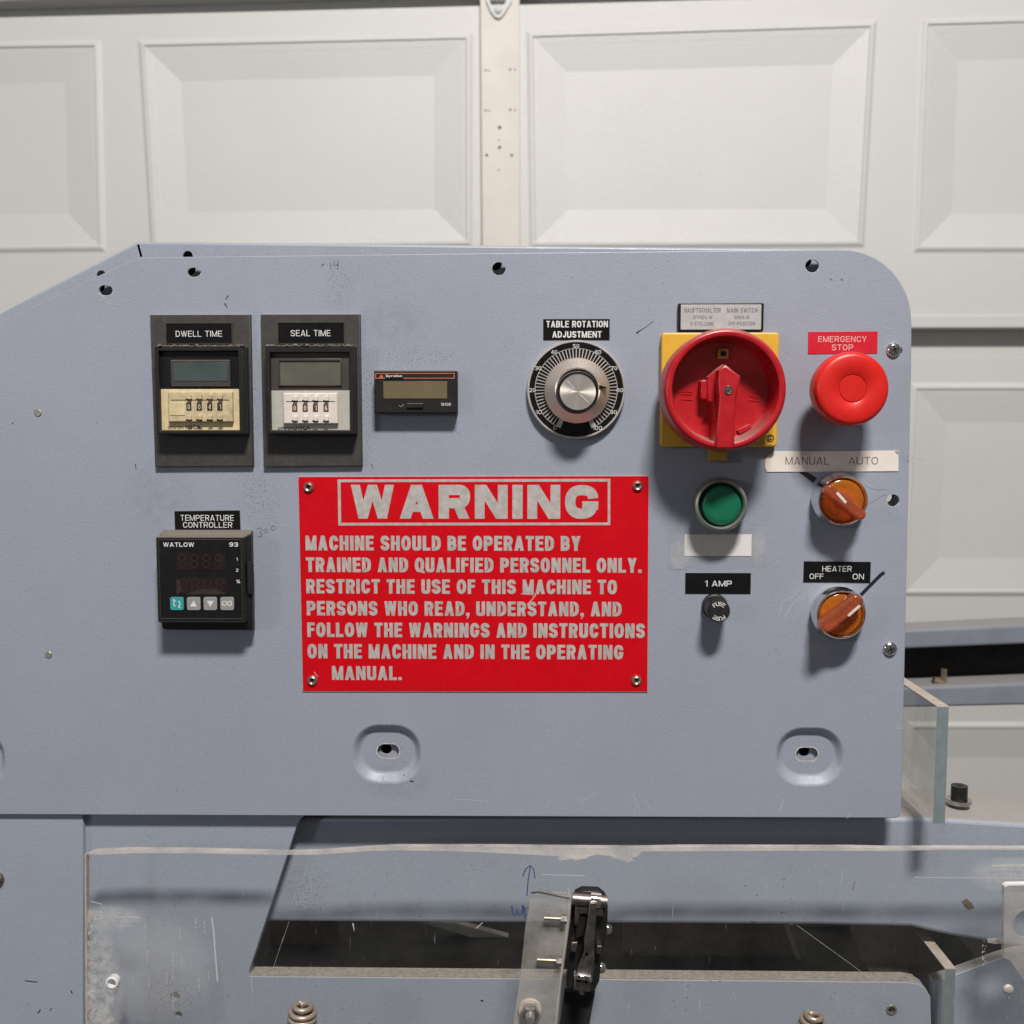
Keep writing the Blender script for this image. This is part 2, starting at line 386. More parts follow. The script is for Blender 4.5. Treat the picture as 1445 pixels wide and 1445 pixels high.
def rod(bm, a, b_, r, n=12, r2=None):
    a, b_ = Vector(a), Vector(b_); d = (b_ - a); q = d.to_track_quat('Z', 'Y')
    r2 = r if r2 is None else r2; A, B = [], []
    for k in range(n):
        c = Vector((math.cos(2 * math.pi * k / n), math.sin(2 * math.pi * k / n), 0))
        A.append(bm.verts.new(a + q @ (c * r))); B.append(bm.verts.new(b_ + q @ (c * r2)))
    for k in range(n): bm.faces.new((A[k], A[(k + 1) % n], B[(k + 1) % n], B[k]))
    bm.faces.new(A[::-1]); bm.faces.new(B)
def rodo(name, m, parent, a, b_, r, n=16, r2=None):
    bm = bmesh.new(); rod(bm, a, b_, r, n, r2); return finish(bm, name, m, parent)
def ribbon(bm, pts, w, Y, w2=None, th=.00008):
    """thin flat mark along photo points, width in px"""
    q = [Vector((P(a, b_, Y).x, P(a, b_, Y).z)) for a, b_ in pts]; n = len(q); L, Rr = [], []
    for i in range(n):
        d = (q[min(i + 1, n - 1)] - q[max(i - 1, 0)]).normalized(); nn = Vector((-d.y, d.x))
        ww = (w if w2 is None else w + (w2 - w) * i / (n - 1)) * mpp(Y) / 2
        L.append(q[i] + nn * ww); Rr.append(q[i] - nn * ww)
    out_ = L + Rr[::-1]
    sheet(bm, [(p.x, p.y) for p in out_], [], Y, Y + th)
def marks(name, m, parent, strokes, Y, label=None):
    bm = bmesh.new()
    for s in strokes:
        pts, w = s[0], s[1]; ribbon(bm, pts, w, Y, s[2] if len(s) > 2 else None)
    o = finish(bm, name, m, parent, label=label, smooth=False)
    if len(strokes) > 1: o['kind'] = 'stuff'
    return o
# plain grotesque capitals drawn as strokes: verticals, bars, diagonals and rounded paths
REL = {'I': 0, '1': .55, '.': 0, ',': 0, ' ': .42, '-': .5, 'M': 1.24, 'W': 1.40, 'T': .94, 'L': .86, 'F': .86, 'E': .90, 'J': .84, 'A': 1.10, 'V': 1.05, 'Y': 1.05, 'N': 1.04,
       'O': 1.06, 'Q': 1.06, 'G': 1.05, 'C': 1.0, 'Ö': 1.06}
def glyph(ch, w, h, t):
    """list of ('p', polygon) and ('s', left points, right points)"""
    a = t / 2; L, Rt, B, T, Mi = a, w - a, a, h - a, h / 2; G = []
    def rect(x0, y0, x1, y1): G.append(('p', [(x0, y0), (x1, y0), (x1, y1), (x0, y1)]))
    def diag(xa, ya, xb, yb, k=1.0):
        tw = t * min(1.35, math.hypot(1, (xb - xa) / (yb - ya))) * k / 2
        G.append(('p', [(xa - tw, ya), (xa + tw, ya), (xb + tw, yb), (xb - tw, yb)]))
    def path(cs, closed=False):
        n = len(cs); pts = []
        for i, (x, y, r) in enumerate(cs):
            if (not closed and i in (0, n - 1)) or r <= 0: pts.append((x, y)); continue
            p, q = cs[i - 1], cs[(i + 1) % n]
            d1 = Vector((p[0] - x, p[1] - y)); d2 = Vector((q[0] - x, q[1] - y)); c_ = Vector((x, y))
            l1, l2 = min(r, d1.length * .5 if (p[2] > 0) else d1.length), min(r, d2.length * .5 if q[2] > 0 else d2.length)
            A, D_ = c_ + d1.normalized() * l1, c_ + d2.normalized() * l2
            B_, C_ = A + (c_ - A) * .66, D_ + (c_ - D_) * .66
            for k in range(7):
                u = k / 6; pt = A * (1 - u) ** 3 + B_ * 3 * u * (1 - u) ** 2 + C_ * 3 * u * u * (1 - u) + D_ * u ** 3
                if not pts or (Vector(pts[-1]) - pt).length > 1e-4 * h: pts.append((pt.x, pt.y))
        if closed and (Vector(pts[0]) - Vector(pts[-1])).length < 1e-4 * h: pts.pop()
        m = len(pts); Ls, Rs = [], []
        for i in range(m):
            p = pts[i - 1] if (closed or i) else None; q = pts[(i + 1) % m] if (closed or i < m - 1) else None; c_ = Vector(pts[i])
            e1 = (c_ - Vector(p)).normalized() if p else None; e2 = (Vector(q) - c_).normalized() if q else None
            e1 = e1 or e2; e2 = e2 or e1
            n1, n2 = Vector((-e1.y, e1.x)), Vector((-e2.y, e2.x)); s_ = n1 + n2; kk = s_.dot(n1); s_ = s_ / kk if kk > .3 else n1
            Ls.append(tuple(c_ + s_ * a)); Rs.append(tuple(c_ - s_ * a))
        if closed: Ls.append(Ls[0]); Rs.append(Rs[0])
        G.append(('s', Ls, Rs))
    r = max(.01, min((w - t) * .5, (h - t) * .5)); rb = min((w - t) * .62, (h - t) * .26); tw = t * .56
    e = .25 * h
    if ch in 'O0Ö':
        path([(L, B, r), (Rt, B, r), (Rt, T, r), (L, T, r)], True)
        if ch == 'Ö': rect(w * .18, h * 1.1, w * .38, h * 1.24); rect(w * .62, h * 1.1, w * .82, h * 1.24)
    elif ch == 'Q': path([(L, B, r), (Rt, B, r), (Rt, T, r), (L, T, r)], True); diag(w * .60, h * .24, w * .95, -h * .05, .8)
    elif ch == 'C': path([(Rt, T - e, 0), (Rt, T, r), (L, T, r), (L, B, r), (Rt, B, r), (Rt, B + e, 0)])
    elif ch == 'G': path([(Rt, T - e, 0), (Rt, T, r), (L, T, r), (L, B, r), (Rt, B, r), (Rt, h * .50, 0)]); rect(w * .52, h * .52 - t * .8, w, h * .52)
    elif ch == 'S': path([(Rt, T - e * .8, 0), (Rt, T, r), (L, T, r), (L, Mi + .05 * h, r), (Rt, Mi - .05 * h, r), (Rt, B, r), (L, B, r), (L, B + e * .8, 0)])
    elif ch == 'D': rr = min((w - t) * .8, (h - t) * .5); path([(L, B, 0), (Rt, B, rr), (Rt, T, rr), (L, T, 0)], True)
    elif ch == 'B': path([(L, B, 0), (Rt, B, rb), (Rt, Mi, rb), (L, Mi, 0)], True); path([(L, Mi, 0), (Rt - .04 * w, Mi, rb), (Rt - .04 * w, T, rb), (L, T, 0)], True)
    elif ch in 'PR':
        y = h * (.44 if ch == 'P' else .46); path([(L, y, 0), (Rt, y, rb), (Rt, T, rb), (L, T, 0)], True); rect(0, 0, t, y)
        if ch == 'R': diag(w * .60, y, w - tw * 1.05, 0, .95)
    elif ch == 'U':
        ro, ri = min(.36 * w, .4 * h), max(.02 * w, min(.36 * w - t * .6, (w - 2 * t) * .42)); o_, i_ = [(0, h)], [(t, h)]
        for cxo, cxi, a0 in ((ro, t + ri, 180), (w - ro, w - t - ri, 270)):
            for k in range(7):
                an = R(a0 + 15 * k); o_.append((cxo + ro * math.cos(an), ro + ro * math.sin(an))); i_.append((cxi + ri * math.cos(an), t * .95 + ri + ri * math.sin(an)))
        G.append(('s', o_ + [(w, h)], i_ + [(w - t, h)]))
    elif ch == 'J': path([(L, h * .32, 0), (L, B, r), (Rt, B, r), (Rt, h, 0)])
    elif ch in 'EFL':
        rect(0, 0, t, h)
        if ch in 'EL': rect(t, 0, w, t * .86)
        if ch in 'EF': rect(t, h - t * .86, w, h); rect(t, h * .52 - t * .42, w * .93, h * .52 + t * .42)
    elif ch == 'T': rect(0, h - t * .88, w, h); rect(w / 2 - a, 0, w / 2 + a, h - t * .88)
    elif ch == 'H': rect(0, 0, t, h); rect(w - t, 0, w, h); rect(t, Mi - a * .85, w - t, Mi + a * .85)
    elif ch == 'I': rect(0, 0, w, h)
    elif ch == '.': rect(0, 0, w, t * .95)
    elif ch == ',': G.append(('p', [(0, t * .95), (0, 0), (w * .5, 0), (w * .1, -t * .8), (w * .45, -t * .8), (w, 0), (w, t * .95)]))
    elif ch == '-': rect(0, Mi - a * .8, w, Mi + a * .8)
    elif ch == 'A': diag(tw, 0, w / 2, h); diag(w - tw, 0, w / 2, h); rect(w * .24, h * .20, w * .76, h * .20 + t * .75)
    elif ch == 'V': diag(tw, h, w / 2, 0); diag(w - tw, h, w / 2, 0)
    elif ch == 'W':
        k = .86; x = tw * k; diag(x, h, w * .28, 0, k); diag(w * .28, 0, w / 2, h, k); diag(w / 2, h, w * .72, 0, k); diag(w * .72, 0, w - x, h, k)
    elif ch == 'M': rect(0, 0, t * .92, h); rect(w - t * .92, 0, w, h); diag(t * .5, h, w / 2, 0, .85); diag(w - t * .5, h, w / 2, 0, .85)
    elif ch == 'N': rect(0, 0, t * .95, h); rect(w - t * .95, 0, w, h); diag(tw, h, w - tw, 0, .95)
    elif ch == 'Y': diag(tw, h, w / 2, h * .38); diag(w - tw, h, w / 2, h * .38); rect(w / 2 - a, 0, w / 2 + a, h * .44)
    elif ch == '1': rect(w - t, 0, w, h); diag(w - t, h, w * .1, h * .74, .5)
    elif ch == '2': path([(L, T - e * .7, 0), (L, T, r), (Rt, T, r), (Rt, h * .52, r * .8), (L, B, 0)]); rect(0, 0, w, t)
    elif ch == '3': path([(L, T - e * .6, 0), (L, T, r), (Rt, T, r), (Rt, Mi, r * .7), (w * .35, Mi, 0)]); path([(w * .35, Mi, 0), (Rt, Mi, r * .7), (Rt, B, r), (L, B, r), (L, B + e * .6, 0)])
    elif ch == '4': rect(w * .62, 0, w * .62 + t, h); diag(w * .68, h, t * .4, h * .3, .8); rect(0, h * .22, w, h * .22 + t * .85)
    elif ch == '5': rect(t, h - t * .9, w * .95, h); path([(L, h, 0), (L, h * .55, 0), (Rt, h * .58, r), (Rt, B, r), (L, B, r), (L, B + e * .6, 0)])
    elif ch == '6': path([(L, B, r), (Rt, B, r), (Rt, h * .56, r), (L, h * .56, r)], True); path([(L, h * .4, 0), (L, T, r), (Rt, T, r), (Rt, T - e * .5, 0)])
    elif ch == '7': rect(0, h - t * .9, w, h); diag(w - tw, h - t * .5, w * .35, 0)
    elif ch == '8': path([(L, B, r), (Rt, B, r), (Rt, Mi, r), (L, Mi, r)], True); path([(L, Mi, r), (Rt, Mi, r), (Rt, T, r), (L, T, r)], True)
    elif ch == '9': path([(L, h * .44, r), (Rt, h * .44, r), (Rt, T, r), (L, T, r)], True); path([(Rt, h * .6, 0), (Rt, B, r), (L, B, r), (L, B + e * .5, 0)])
    else: return None
    return G
OK = set('ABCDEFGHIJLMNOPQRSTUVWY0123456789.,- Ö')
_cap = {}
def text_into(bm, s, x0, y0, x1, y1, Y, bold=0.0, shear=0.0, rot=0):
    """lettering whose ink fills x0..x1 and whose capitals reach from y0 to y1 (photo px) at depth Y"""
    A = P(x0, y1, Y); B = P(x1, y1, Y); C_ = P(x0, y0, Y); X_, H_ = B.x - A.x, C_.z - A.z
    cx, cz = (A.x + B.x) / 2, (A.z + C_.z) / 2; cr_, sr = math.cos(R(rot)), math.sin(R(rot))
    def put(pts, yy):
        o = []
        for x, z in pts:
            X, Z = A.x + x + shear * z, A.z + z
            o.append(bm.verts.new((cx + (X - cx) * cr_ - (Z - cz) * sr, yy, cz + (X - cx) * sr + (Z - cz) * cr_)))
        return o
    def face(vs):
        try: f = bm.faces.new(vs)
        except ValueError: return
        f.normal_update()
        if f.normal.y > 0: f.normal_flip()
    if all(c in OK for c in s):
        t = (.115 + bold * 2.6) * H_; gap = .15 if bold > .05 else .17 if bold > .02 else .22
        fixed = sum(1 for c in s if c in 'I.,'); rel = sum(REL.get(c, 1.0) for c in s)
        gaps = sum(gap for a_, b_ in zip(s, s[1:]))
        k = (X_ - fixed * t) / (rel + gaps); x = 0; lay = 0
        t = min(t, k * .42)
        k = (X_ - fixed * t) / (rel + gaps)
        for c in s:
            w = t if c in 'I.,' else REL.get(c, 1.0) * k
            if c != ' ':
                for g_ in glyph(c, w, H_, t):
                    lay = (lay + 1) % 5; yy = Y - lay * 2e-6
                    if g_[0] == 'p': face(put([(x + p[0], p[1]) for p in g_[1]], yy))
                    else:
                        a_ = put([(x + p[0], p[1]) for p in g_[1]], yy); b_ = put([(x + p[0], p[1]) for p in g_[2]], yy)
                        for i in range(len(a_) - 1): face([a_[i], a_[i + 1], b_[i + 1], b_[i]])
            x += w + gap * k
        return
    cu = bpy.data.curves.new('t', 'FONT'); cu.body = s; cu.size = 1; cu.offset = min(bold, .02); cu.resolution_u = 3; cu.fill_mode = 'FRONT'
    o = bpy.data.objects.new('t', cu); me = o.to_mesh()
    co = [v_.co.copy() for v_ in me.vertices]; fs = [list(p.vertices) for p in me.polygons]
    o.to_mesh_clear(); bpy.data.objects.remove(o); bpy.data.curves.remove(cu)
    lo, hi = min(c.y for c in co), max(c.y for c in co); xa, xb = min(c.x for c in co), max(c.x for c in co)
    vs = put([((c.x - xa) * X_ / max(xb - xa, 1e-5), (c.y - lo) * H_ / (hi - lo)) for c in co], Y)
    for f in fs: face([vs[i] for i in f])
def lettering(parent, lines, Y, m='white', bold=0.0, name='lettering', shear=0.0, rot=0, label=None):
    for l in lines:                                             # one mesh for each line of print
        bm = bmesh.new(); text_into(bm, *l[:5], Y, l[5] if len(l) > 5 else bold, shear, rot=rot)
        o = finish(bm, name, m, parent, smooth=False, recalc=False, label=label)
    return o
def screwhead(name, parent, px, py, Y, rpx, m='chrome', slot=True, dome=.35):
    c = P(px, py, Y); r = rpx * mpp(Y)
    prof = [(0, Y - r * dome)] + [(r * math.sin(a), Y - r * dome * math.cos(a)) for a in [R(15), R(30), R(45), R(60), R(75), R(88)]] + [(r, Y + .0004)]
    o = lathe(name, m, parent, c.x, c.z, prof, 24)
    if slot:
        bm = bmesh.new(); a0 = random.uniform(0, 90)
        for a in (a0, a0 + 90):
            d = Vector((math.cos(R(a)), 0, math.sin(R(a)))); e = Vector((-d.z, 0, d.x))
            q = [c + d * (s * r * .52) + e * (u * r * .10) for s, u in ((-1, -1), (1, -1), (1, 1), (-1, 1))]
            sheet(bm, [(p.x, p.z) for p in q], [], Y - r * dome - .00015, Y - r * dome * .6)
        finish(bm, 'screw_slot', 'hole', o)
    return o

# ============================================================ LARGE STRUCTURE
# ------------------------------------------------------------ garage door far behind
YD = .97
door = thing('garage_door', 'white sectional garage door with embossed panels filling the background behind the machine', 'garage door', 900, 460, YD)
def quad_inset(q, d):
    """inset an x,z quad by metres d"""
    return inset(q if area2(q) > 0 else q[::-1], d)
PROF = [(0, 0), (.002, -.0008), (.006, -.0032), (.0095, -.0034), (.0115, -.0010), (.0145, -.0006), (.0200, .0002), (.0225, .0007), (.0600, .0064), (.0610, .0065)]
def section(outer_px, embs, ledge=None):
    outer = XZ(outer_px, YD); holes = [XZ(e, YD) for e in embs]
    bm = bmesh.new(); sheet(bm, outer, holes, YD, YD + .004, .0015)
    # folded top and bottom returns
    s = finish(bm, 'door_section', 'door', door)
    if ledge:
        b2 = bmesh.new(); sheet(b2, XZ(ledge, YD - .003), [], YD - .003, YD + .033, .0018)
        finish(b2, 'bottom_rail', 'door', s)
    for h in holes:
        h = h if area2(h) > 0 else h[::-1]
        b3 = bmesh.new(); prev = None
        for d_, dy in PROF:
            ring = [b3.verts.new((x, YD + dy, z)) for x, z in (inset(h, d_) if d_ else h)]
            if prev:
                for k in range(4): b3.faces.new((prev[k], prev[(k + 1) % 4], ring[(k + 1) % 4], ring[k]))
            prev = ring
        b3.faces.new(prev)
        finish(b3, 'embossed_panel', 'door', s, smooth=False)
section([(-420, 34), (400, 15), (1900, -24), (1900, 462), (-420, 466)],
        [[(-390, 64), (143, 56), (150, 356), (-380, 362)], [(194, 56), (668, 45), (668, 350), (212, 355)],
         [(742, 43), (1238, 28), (1220, 350), (746, 352)], [(1299, 26), (1790, 12), (1770, 357), (1287, 357)]],
        [(-420, 448), (1900, 444), (1900, 462), (-420, 465)])
section([(-420, 503), (1900, 503), (1900, 944), (-420, 950)],
        [[(-390, 540), (143, 540), (150, 842), (-380, 842)], [(200, 540), (668, 540), (668, 842), (212, 842)],
         [(742, 540), (1230, 540), (1215, 842), (746, 842)], [(1284, 540), (1790, 540), (1770, 842), (1270, 842)]],
        [(-420, 926), (1900, 926), (1900, 944), (-420, 944)])
section([(-420, 985), (1900, 985), (1900, 1480), (-420, 1480)],
        [[(200, 1018), (668, 1018), (668, 1335), (212, 1335)], [(742, 1018), (1230, 1018), (1215, 1335), (746, 1335)],
         [(1280, 1018), (1790, 1018), (1770, 1335), (1266, 1335)]])
section([(-420, -420), (1900, -450), (1900, -55), (-420, 13)], [], [(-420, -6), (1900, -74), (1900, -55), (-420, 13)])
bm = bmesh.new(); sheet(bm, XZ([(-420, -430), (1900, -430), (1900, 1480), (-420, 1480)], YD + .034), [], YD + .034, YD + .045)
finish(bm, 'door_backing', 'door', door)
YS = YD - .014
st_h = []
for (x, y, r) in [(685, 99, 1.5), (690, 100, 1.2), (720, 98, 1.5), (727, 98, 1.2), (685, 156, 1.5), (690, 156, 1.2), (720, 155, 1.5), (727, 155, 1.2),
                  (705, 180, 2.4), (705, 208, 2.2), (687, 219, 1.9), (722, 219, 1.9), (704, 198, 1.1), (704, 240, 1.2)]:
    c = P(x, y, YS); st_h.append(circ(c.x, c.z, r * mpp(YS), 10))
bm = bmesh.new(); sheet(bm, XZ([(677, -60), (733, -60), (735, 470), (681, 470)], YS), st_h, YS, YS + .0132, .002)
stile = finish(bm, 'centre_stile', 'whiteplastic', door)
bm = bmesh.new(); sheet(bm, XZ([(684, -30), (722, -30), (722, 2), (714, 16), (708, 24), (703, 26), (698, 24), (692, 16), (686, 2)], YS - .004), [], YS - .004, YS - .001, .001)
hinge = finish(bm, 'hinge_leaf', 'door', door)
screwhead('hinge_screw', hinge, 703, 14, YS - .004, 5.5, 'door', False, .6)
plate('hinge_knuckle', 'door', hinge, 692, -12, 714, 0, YS - .012, YS - .002, 4, .002)

# ------------------------------------------------------------ steel channel behind, at right
YC = .34
ch = thing('steel_channel', 'blue steel channel rail with dark hollow running behind the right edge of the panel', 'channel rail', 1380, 975, YC)
def bar3(name, m, parent, ptsL, ptsR, yf, yb, bev=.003):
    poly(name, m, parent, [ptsL[0], ptsR[0], ptsR[1], ptsL[1]], yf, yb, bev)
bar3('top_flange', 'chan', ch, ((1080, 898), (1080, 924)), ((1600, 874), (1600, 903)), YC, YC + .034)
bar3('bottom_flange', 'chan', ch, ((1080, 978), (1080, 1003)), ((1600, 958), (1600, 992)), YC, YC + .035)
bar3('web', 'hole', ch, ((1080, 905), (1080, 990)), ((1600, 885), (1600, 975)), YC + .036, YC + .040, 0)  # near-black web: the shade of the hollow is put into its colour
cb = P(1331, 975, YC + .012)
bl = thing('channel_bolt', 'small tan bolt standing on the lower flange of the blue channel rail', 'bolt', 1331, 972, YC + .012)
rodo('shank', 'brass', bl, cb, cb + Vector((0, 0, .021)), .0028)
rodo('nut', 'brass', bl, cb, cb + Vector((0, 0, .006)), .0062, 6)
rodo('wing', 'brass', bl, cb + Vector((-.002, 0, .008)), cb + Vector((-.0095, 0, .011)), .0032, 8)

# ------------------------------------------------------------ machine interior (dark)
inter = thing('machine_interior', 'dark hollow inside of the machine with dusty brown steel plates seen through the frame opening', 'machine interior', 840, 1420, .12)
poly('back_wall', 'hole', inter, [(250, 1150), (1480, 1150), (1480, 1520), (250, 1520)], .21, .214, 0)
poly('floor_plate', 'hole', inter, [(300, 1400), (1420, 1400), (1420, 1412), (300, 1412)], .03, .20, 0)
poly('brown_plate', 'rust', inter, [(880, 1296), (1112, 1296), (1150, 1400), (880, 1400)], .075, .080, .0006)
poly('plate_edge', 'edge', inter, [(1103, 1296), (1111, 1296), (1148, 1400), (1140, 1400)], .068, .0745, .0003)
poly('grey_strut', 'greysteel', inter, [(1080, 1342), (1080, 1316), (1240, 1268), (1260, 1318)], .115, .122, .001)
poly('left_column', 'rust', inter, [(380, 1296), (478, 1296), (474, 1400), (380, 1400)], .09, .10, .001)
poly('strut_tail', 'greysteel', inter, [(590, 1300), (640, 1302), (760, 1334), (760, 1342), (700, 1334)], .10, .106, .0004)
poly('right_block', 'rust', inter, [(1192, 1290), (1330, 1290), (1330, 1400), (1238, 1400)], .05, .058, .0008)

# ------------------------------------------------------------ rear beam
YB = .018
BM = thing('cross_beam', 'long blue steel beam crossing behind the opening under the control panel, dusty on top at right', 'beam', 900, 1308, YB)
poly('beam_face', 'frame', BM, [(300, 1154), (1262, 1154), (1300, 1153), (1445, 1162), (1700, 1178), (1700, 1420), (1445, 1338), (1345, 1322), (1285, 1309), (1150, 1306), (300, 1301)],
     YB, YB + .052, .0028, label='blue beam with a rounded top edge that shines at right')
poly('stain', 'rust', BM, [(1357, 1272), (1364, 1268), (1372, 1275), (1375, 1281), (1367, 1284), (1361, 1279)], YB - .0002, YB + .001, 0)
marks('scratch', 'rust', BM, [([(1203, 1256), (1207, 1243)], 1.3, .6), ([(1060, 1300), (1075, 1303)], 1.6, 1)], YB - .0001)
c0 = P(1353, 1136, YB + .022); zt = P(1353, 1157, YB).z
sb = thing('socket_bolt', 'black socket head bolt with steel washer on top of the blue beam at right', 'bolt', 1353, 1136, YB + .022)
ztop = max(v.co.z for v in bpy.data.objects['beam_face'].data.vertices) + BM.location.z
cb = Vector((c0.x, c0.y, P(1353, 1130, YB + .022).z))
for nm, mm, a, b_, r in (('washer', 'steel', -.0012, .0014, .0075), ('head', 'socket', .0014, .0100, .0050)):
    rodo(nm, mm, sb, cb + Vector((0, 0, a)), cb + Vector((0, 0, b_)), r, 28)
rodo('hex_recess', 'hole', sb, cb + Vector((0, 0, .0085)), cb + Vector((0, 0, .0102)), .0022, 6)

# ------------------------------------------------------------ left cover plate and lower frame plate
LC = thing('side_cover', 'flat blue cover plate at the lower left corner beside the clear guard', 'cover plate', 60, 1440, .003)
def hole_at(px, py, rpx, Y, n=20): c = P(px, py, Y); return circ(c.x, c.z, rpx * mpp(Y), n)
poly('cover_sheet', 'frame', LC, [(-60, 1146), (116.5, 1150), (117, 1163), (118, 1500), (-60, 1500)], .003, .012, .0006)
marks('scratch', 'marker', LC, [([(35, 1384), (53, 1386)], 1.3), ([(53, 1430), (57, 1425)], 1.6), ([(100, 1398), (102, 1402)], 1.6), ([(70, 1426), (73, 1423)], 1.2)], .0029)
kb = thing('edge_bolt', 'dark round bolt head half cut off by the left edge of the photo', 'bolt', -5, 1241, .003)
screwhead('head', kb, -6, 1241, .003, 13, 'darksteel', False, .6)

YP = .007
arc = [(440, 1140), (431, 1150), (424, 1156), (419, 1165)]
FP = thing('frame_plate', 'thick blue frame plate with a slanted opening below the control panel', 'frame plate', 700, 1445, YP)
ptsF = [(119, 1140)] + arc + [(351, 1371), (352, 1378), (1280, 1386), (1296, 1389), (1307, 1396), (1313, 1407), (1316, 1500), (119, 1500)]
fh = [hole_at(247, 1406, 7.5, YP), hole_at(252, 1432, 5.5, YP), hole_at(1258, 1425, 6, YP), hole_at(680, 1413, 2.4, YP, 10)]
poly('plate_sheet', 'frame', FP, ptsF, YP, YP + .011, .0004, holes=fh)
poly('opening_ledge', 'edge', FP, [(352, 1376), (1280, 1384), (1296, 1387), (1296, 1388.5), (1280, 1386.2), (352, 1378.6)], YP + .0008, YP + .0108, 0,
     label='worn brown lower lip of the opening')
bm = bmesh.new(); c = P(1258, 1425, YP); sheet(bm, circ(c.x, c.z, 8 * mpp(), 24), [circ(c.x, c.z, 5.2 * mpp(), 24)], YP - .0006, YP + .002, .0003); finish(bm, 'threaded_insert', 'matsteel', FP)

# ------------------------------------------------------------ rear enclosure and control panel
EN = thing('machine_enclosure', 'blue steel box behind the control panel, its upper edge rising above the panel at left', 'enclosure', 700, 1140, .02)
YE = .0075
eo = [(-90, 488), (192, 341.5), (204, 340.5), (700, 346), (1190, 351), (1216, 358), (1246, 376), (1266, 402), (1275, 440), (1262, 1140), (-90, 1140)]
eh = [hole_at(143, 388, 6.5, YE, 16), hole_at(265, 361, 7, YE, 16), XZ([(193, 344), (196, 343.5), (201, 362), (198, 363)], YE)]
for (x, y) in ((140, 404), (268, 380), (700, 373), (1137, 369), (1252, 701), (545, 1057), (1135, 1060)): eh.append(hole_at(x, y, 8, YE, 16))
poly('enclosure_face', 'panel', EN, eo, YE, YE + .002, .0016, holes=eh)
poly('enclosure_shell', 'hole', EN, [(-80, 520), (196, 368), (1185, 372), (1245, 440), (1240, 1130), (-80, 1130)], .030, .10, 0)
bm = bmesh.new(); topf = XZ([(-90, 489.5), (192, 343), (204, 342), (700, 347.5), (1190, 352.5), (1190, 362), (204, 352), (-90, 500)], YE)
sheet(bm, topf, [], YE + .0021, .10, 0); finish(bm, 'enclosure_rim', 'panel', EN)

CP = thing('control_panel', 'flat blue-grey steel control panel with chamfered left and rounded right corner, carrying all the controls', 'control panel', 640, 1152, 0)
po = [(-90, 497), (188, 366), (194, 363.2), (700, 357), (1180, 352)]
for k in range(1, 13):
    a = R(90 - 90 * k / 13); po.append((1188 + 98 * math.cos(a), 452 - 100 * math.sin(a)))
po += [(1286.5, 460), (1286, 520), (1272, 1146), (1270, 1152), (1264, 1154.5), (-90, 1149)]
ph = [hole_at(704, 379, 9.5, 0, 24), hole_at(1146, 375, 9.5, 0, 24), hole_at(1260, 706, 9, 0, 24)]
def slot_loop(x0, y0, x1, y1, r, Y, n=5, rot=0): return rp(x0, y0, x1, y1, Y, r, n, rot)
ph += [slot_loop(139.5, 402, 159, 416.5, 7.2, 0), slot_loop(264.5, 377, 284, 391, 6.9, 0)]
dim = [((497, 1022, 595, 1106), (531, 1053, 562, 1073)), ((1094, 1026, 1191, 1110), (1126, 1058, 1157, 1077)), ((-90, 1030, 8, 1112), (-58, 1062, -26, 1082))]
for o_, s_ in dim: ph.append(rp(*o_, 0, 38, 7))
psheet = poly('panel_sheet', 'panel', CP, po, 0, .002, .0005, holes=ph)
for o_, s_ in dim:
    o2 = rp(*o_, 0, 38, 7); i2 = rp(o_[0] + 11.5, o_[1] + 12, o_[2] - 11.5, o_[3] - 15, 0, 30, 7); s2 = rp(*s_, 0, 10, 7)
    bm = bmesh.new(); prev = None; dep = .0042
    rings = []
    for k in range(9):
        tt = k / 8; f = tt * tt * (3 - 2 * tt); rings.append(([(a[0] + (b_[0] - a[0]) * tt, a[1] + (b_[1] - a[1]) * tt) for a, b_ in zip(o2, i2)], dep * f))
    rings += [(s2, dep), (s2, dep + .002)]
    for pts, yy in rings:
        ring = [bm.verts.new((x, yy, z)) for x, z in pts]
        if prev:
            for k in range(len(ring)): bm.faces.new((prev[k], prev[(k + 1) % len(ring)], ring[(k + 1) % len(ring)], ring[k]))
        prev = ring
    dm = finish(bm, 'slot_dimple', 'panel', CP, ang=50)
    # bare metal worn round the slot, and the screw behind it
    bm = bmesh.new(); a = [(x + random.uniform(-.0003, .0003), z + random.uniform(-.0003, .0003)) for x, z in inset(s2 if area2(s2) > 0 else s2[::-1], -.0005)]
    sheet(bm, a if area2(a) > 0 else a[::-1], [s2], dep - .00008, dep + .0001); finish(bm, 'worn_rim', 'scratch', dm)
    screwhead('screw', dm, (s_[0] + s_[2]) / 2 + 6, (s_[1] + s_[3]) / 2 + 6, .0105, 9, 'brass', False, .4)
for (x, y, r) in ((53.6, 582.5, 5.8), (68.5, 924, 5.5)):
    lt = P(x, y); rr = r * mpp()
    lathe('weld_stud', 'matsteel', CP, lt.x, lt.z, [(0, -.0005), (rr * .78, -.0005), (rr * .95, -.0002), (rr, .0001), (rr, .0006)], 20)
for (x, y) in ((1261, 493.5), (1256, 915.5)):
    s = screwhead('screw', CP, x, y, -.0006, 10, 'chrome', True, .5)
lathe('screw_hole', 'hole', CP, P(1269, 494).x, P(1269, 494).z, [(0, -.0002), (4.2 * mpp(), -.0002), (4.2 * mpp(), .0002)], 16)
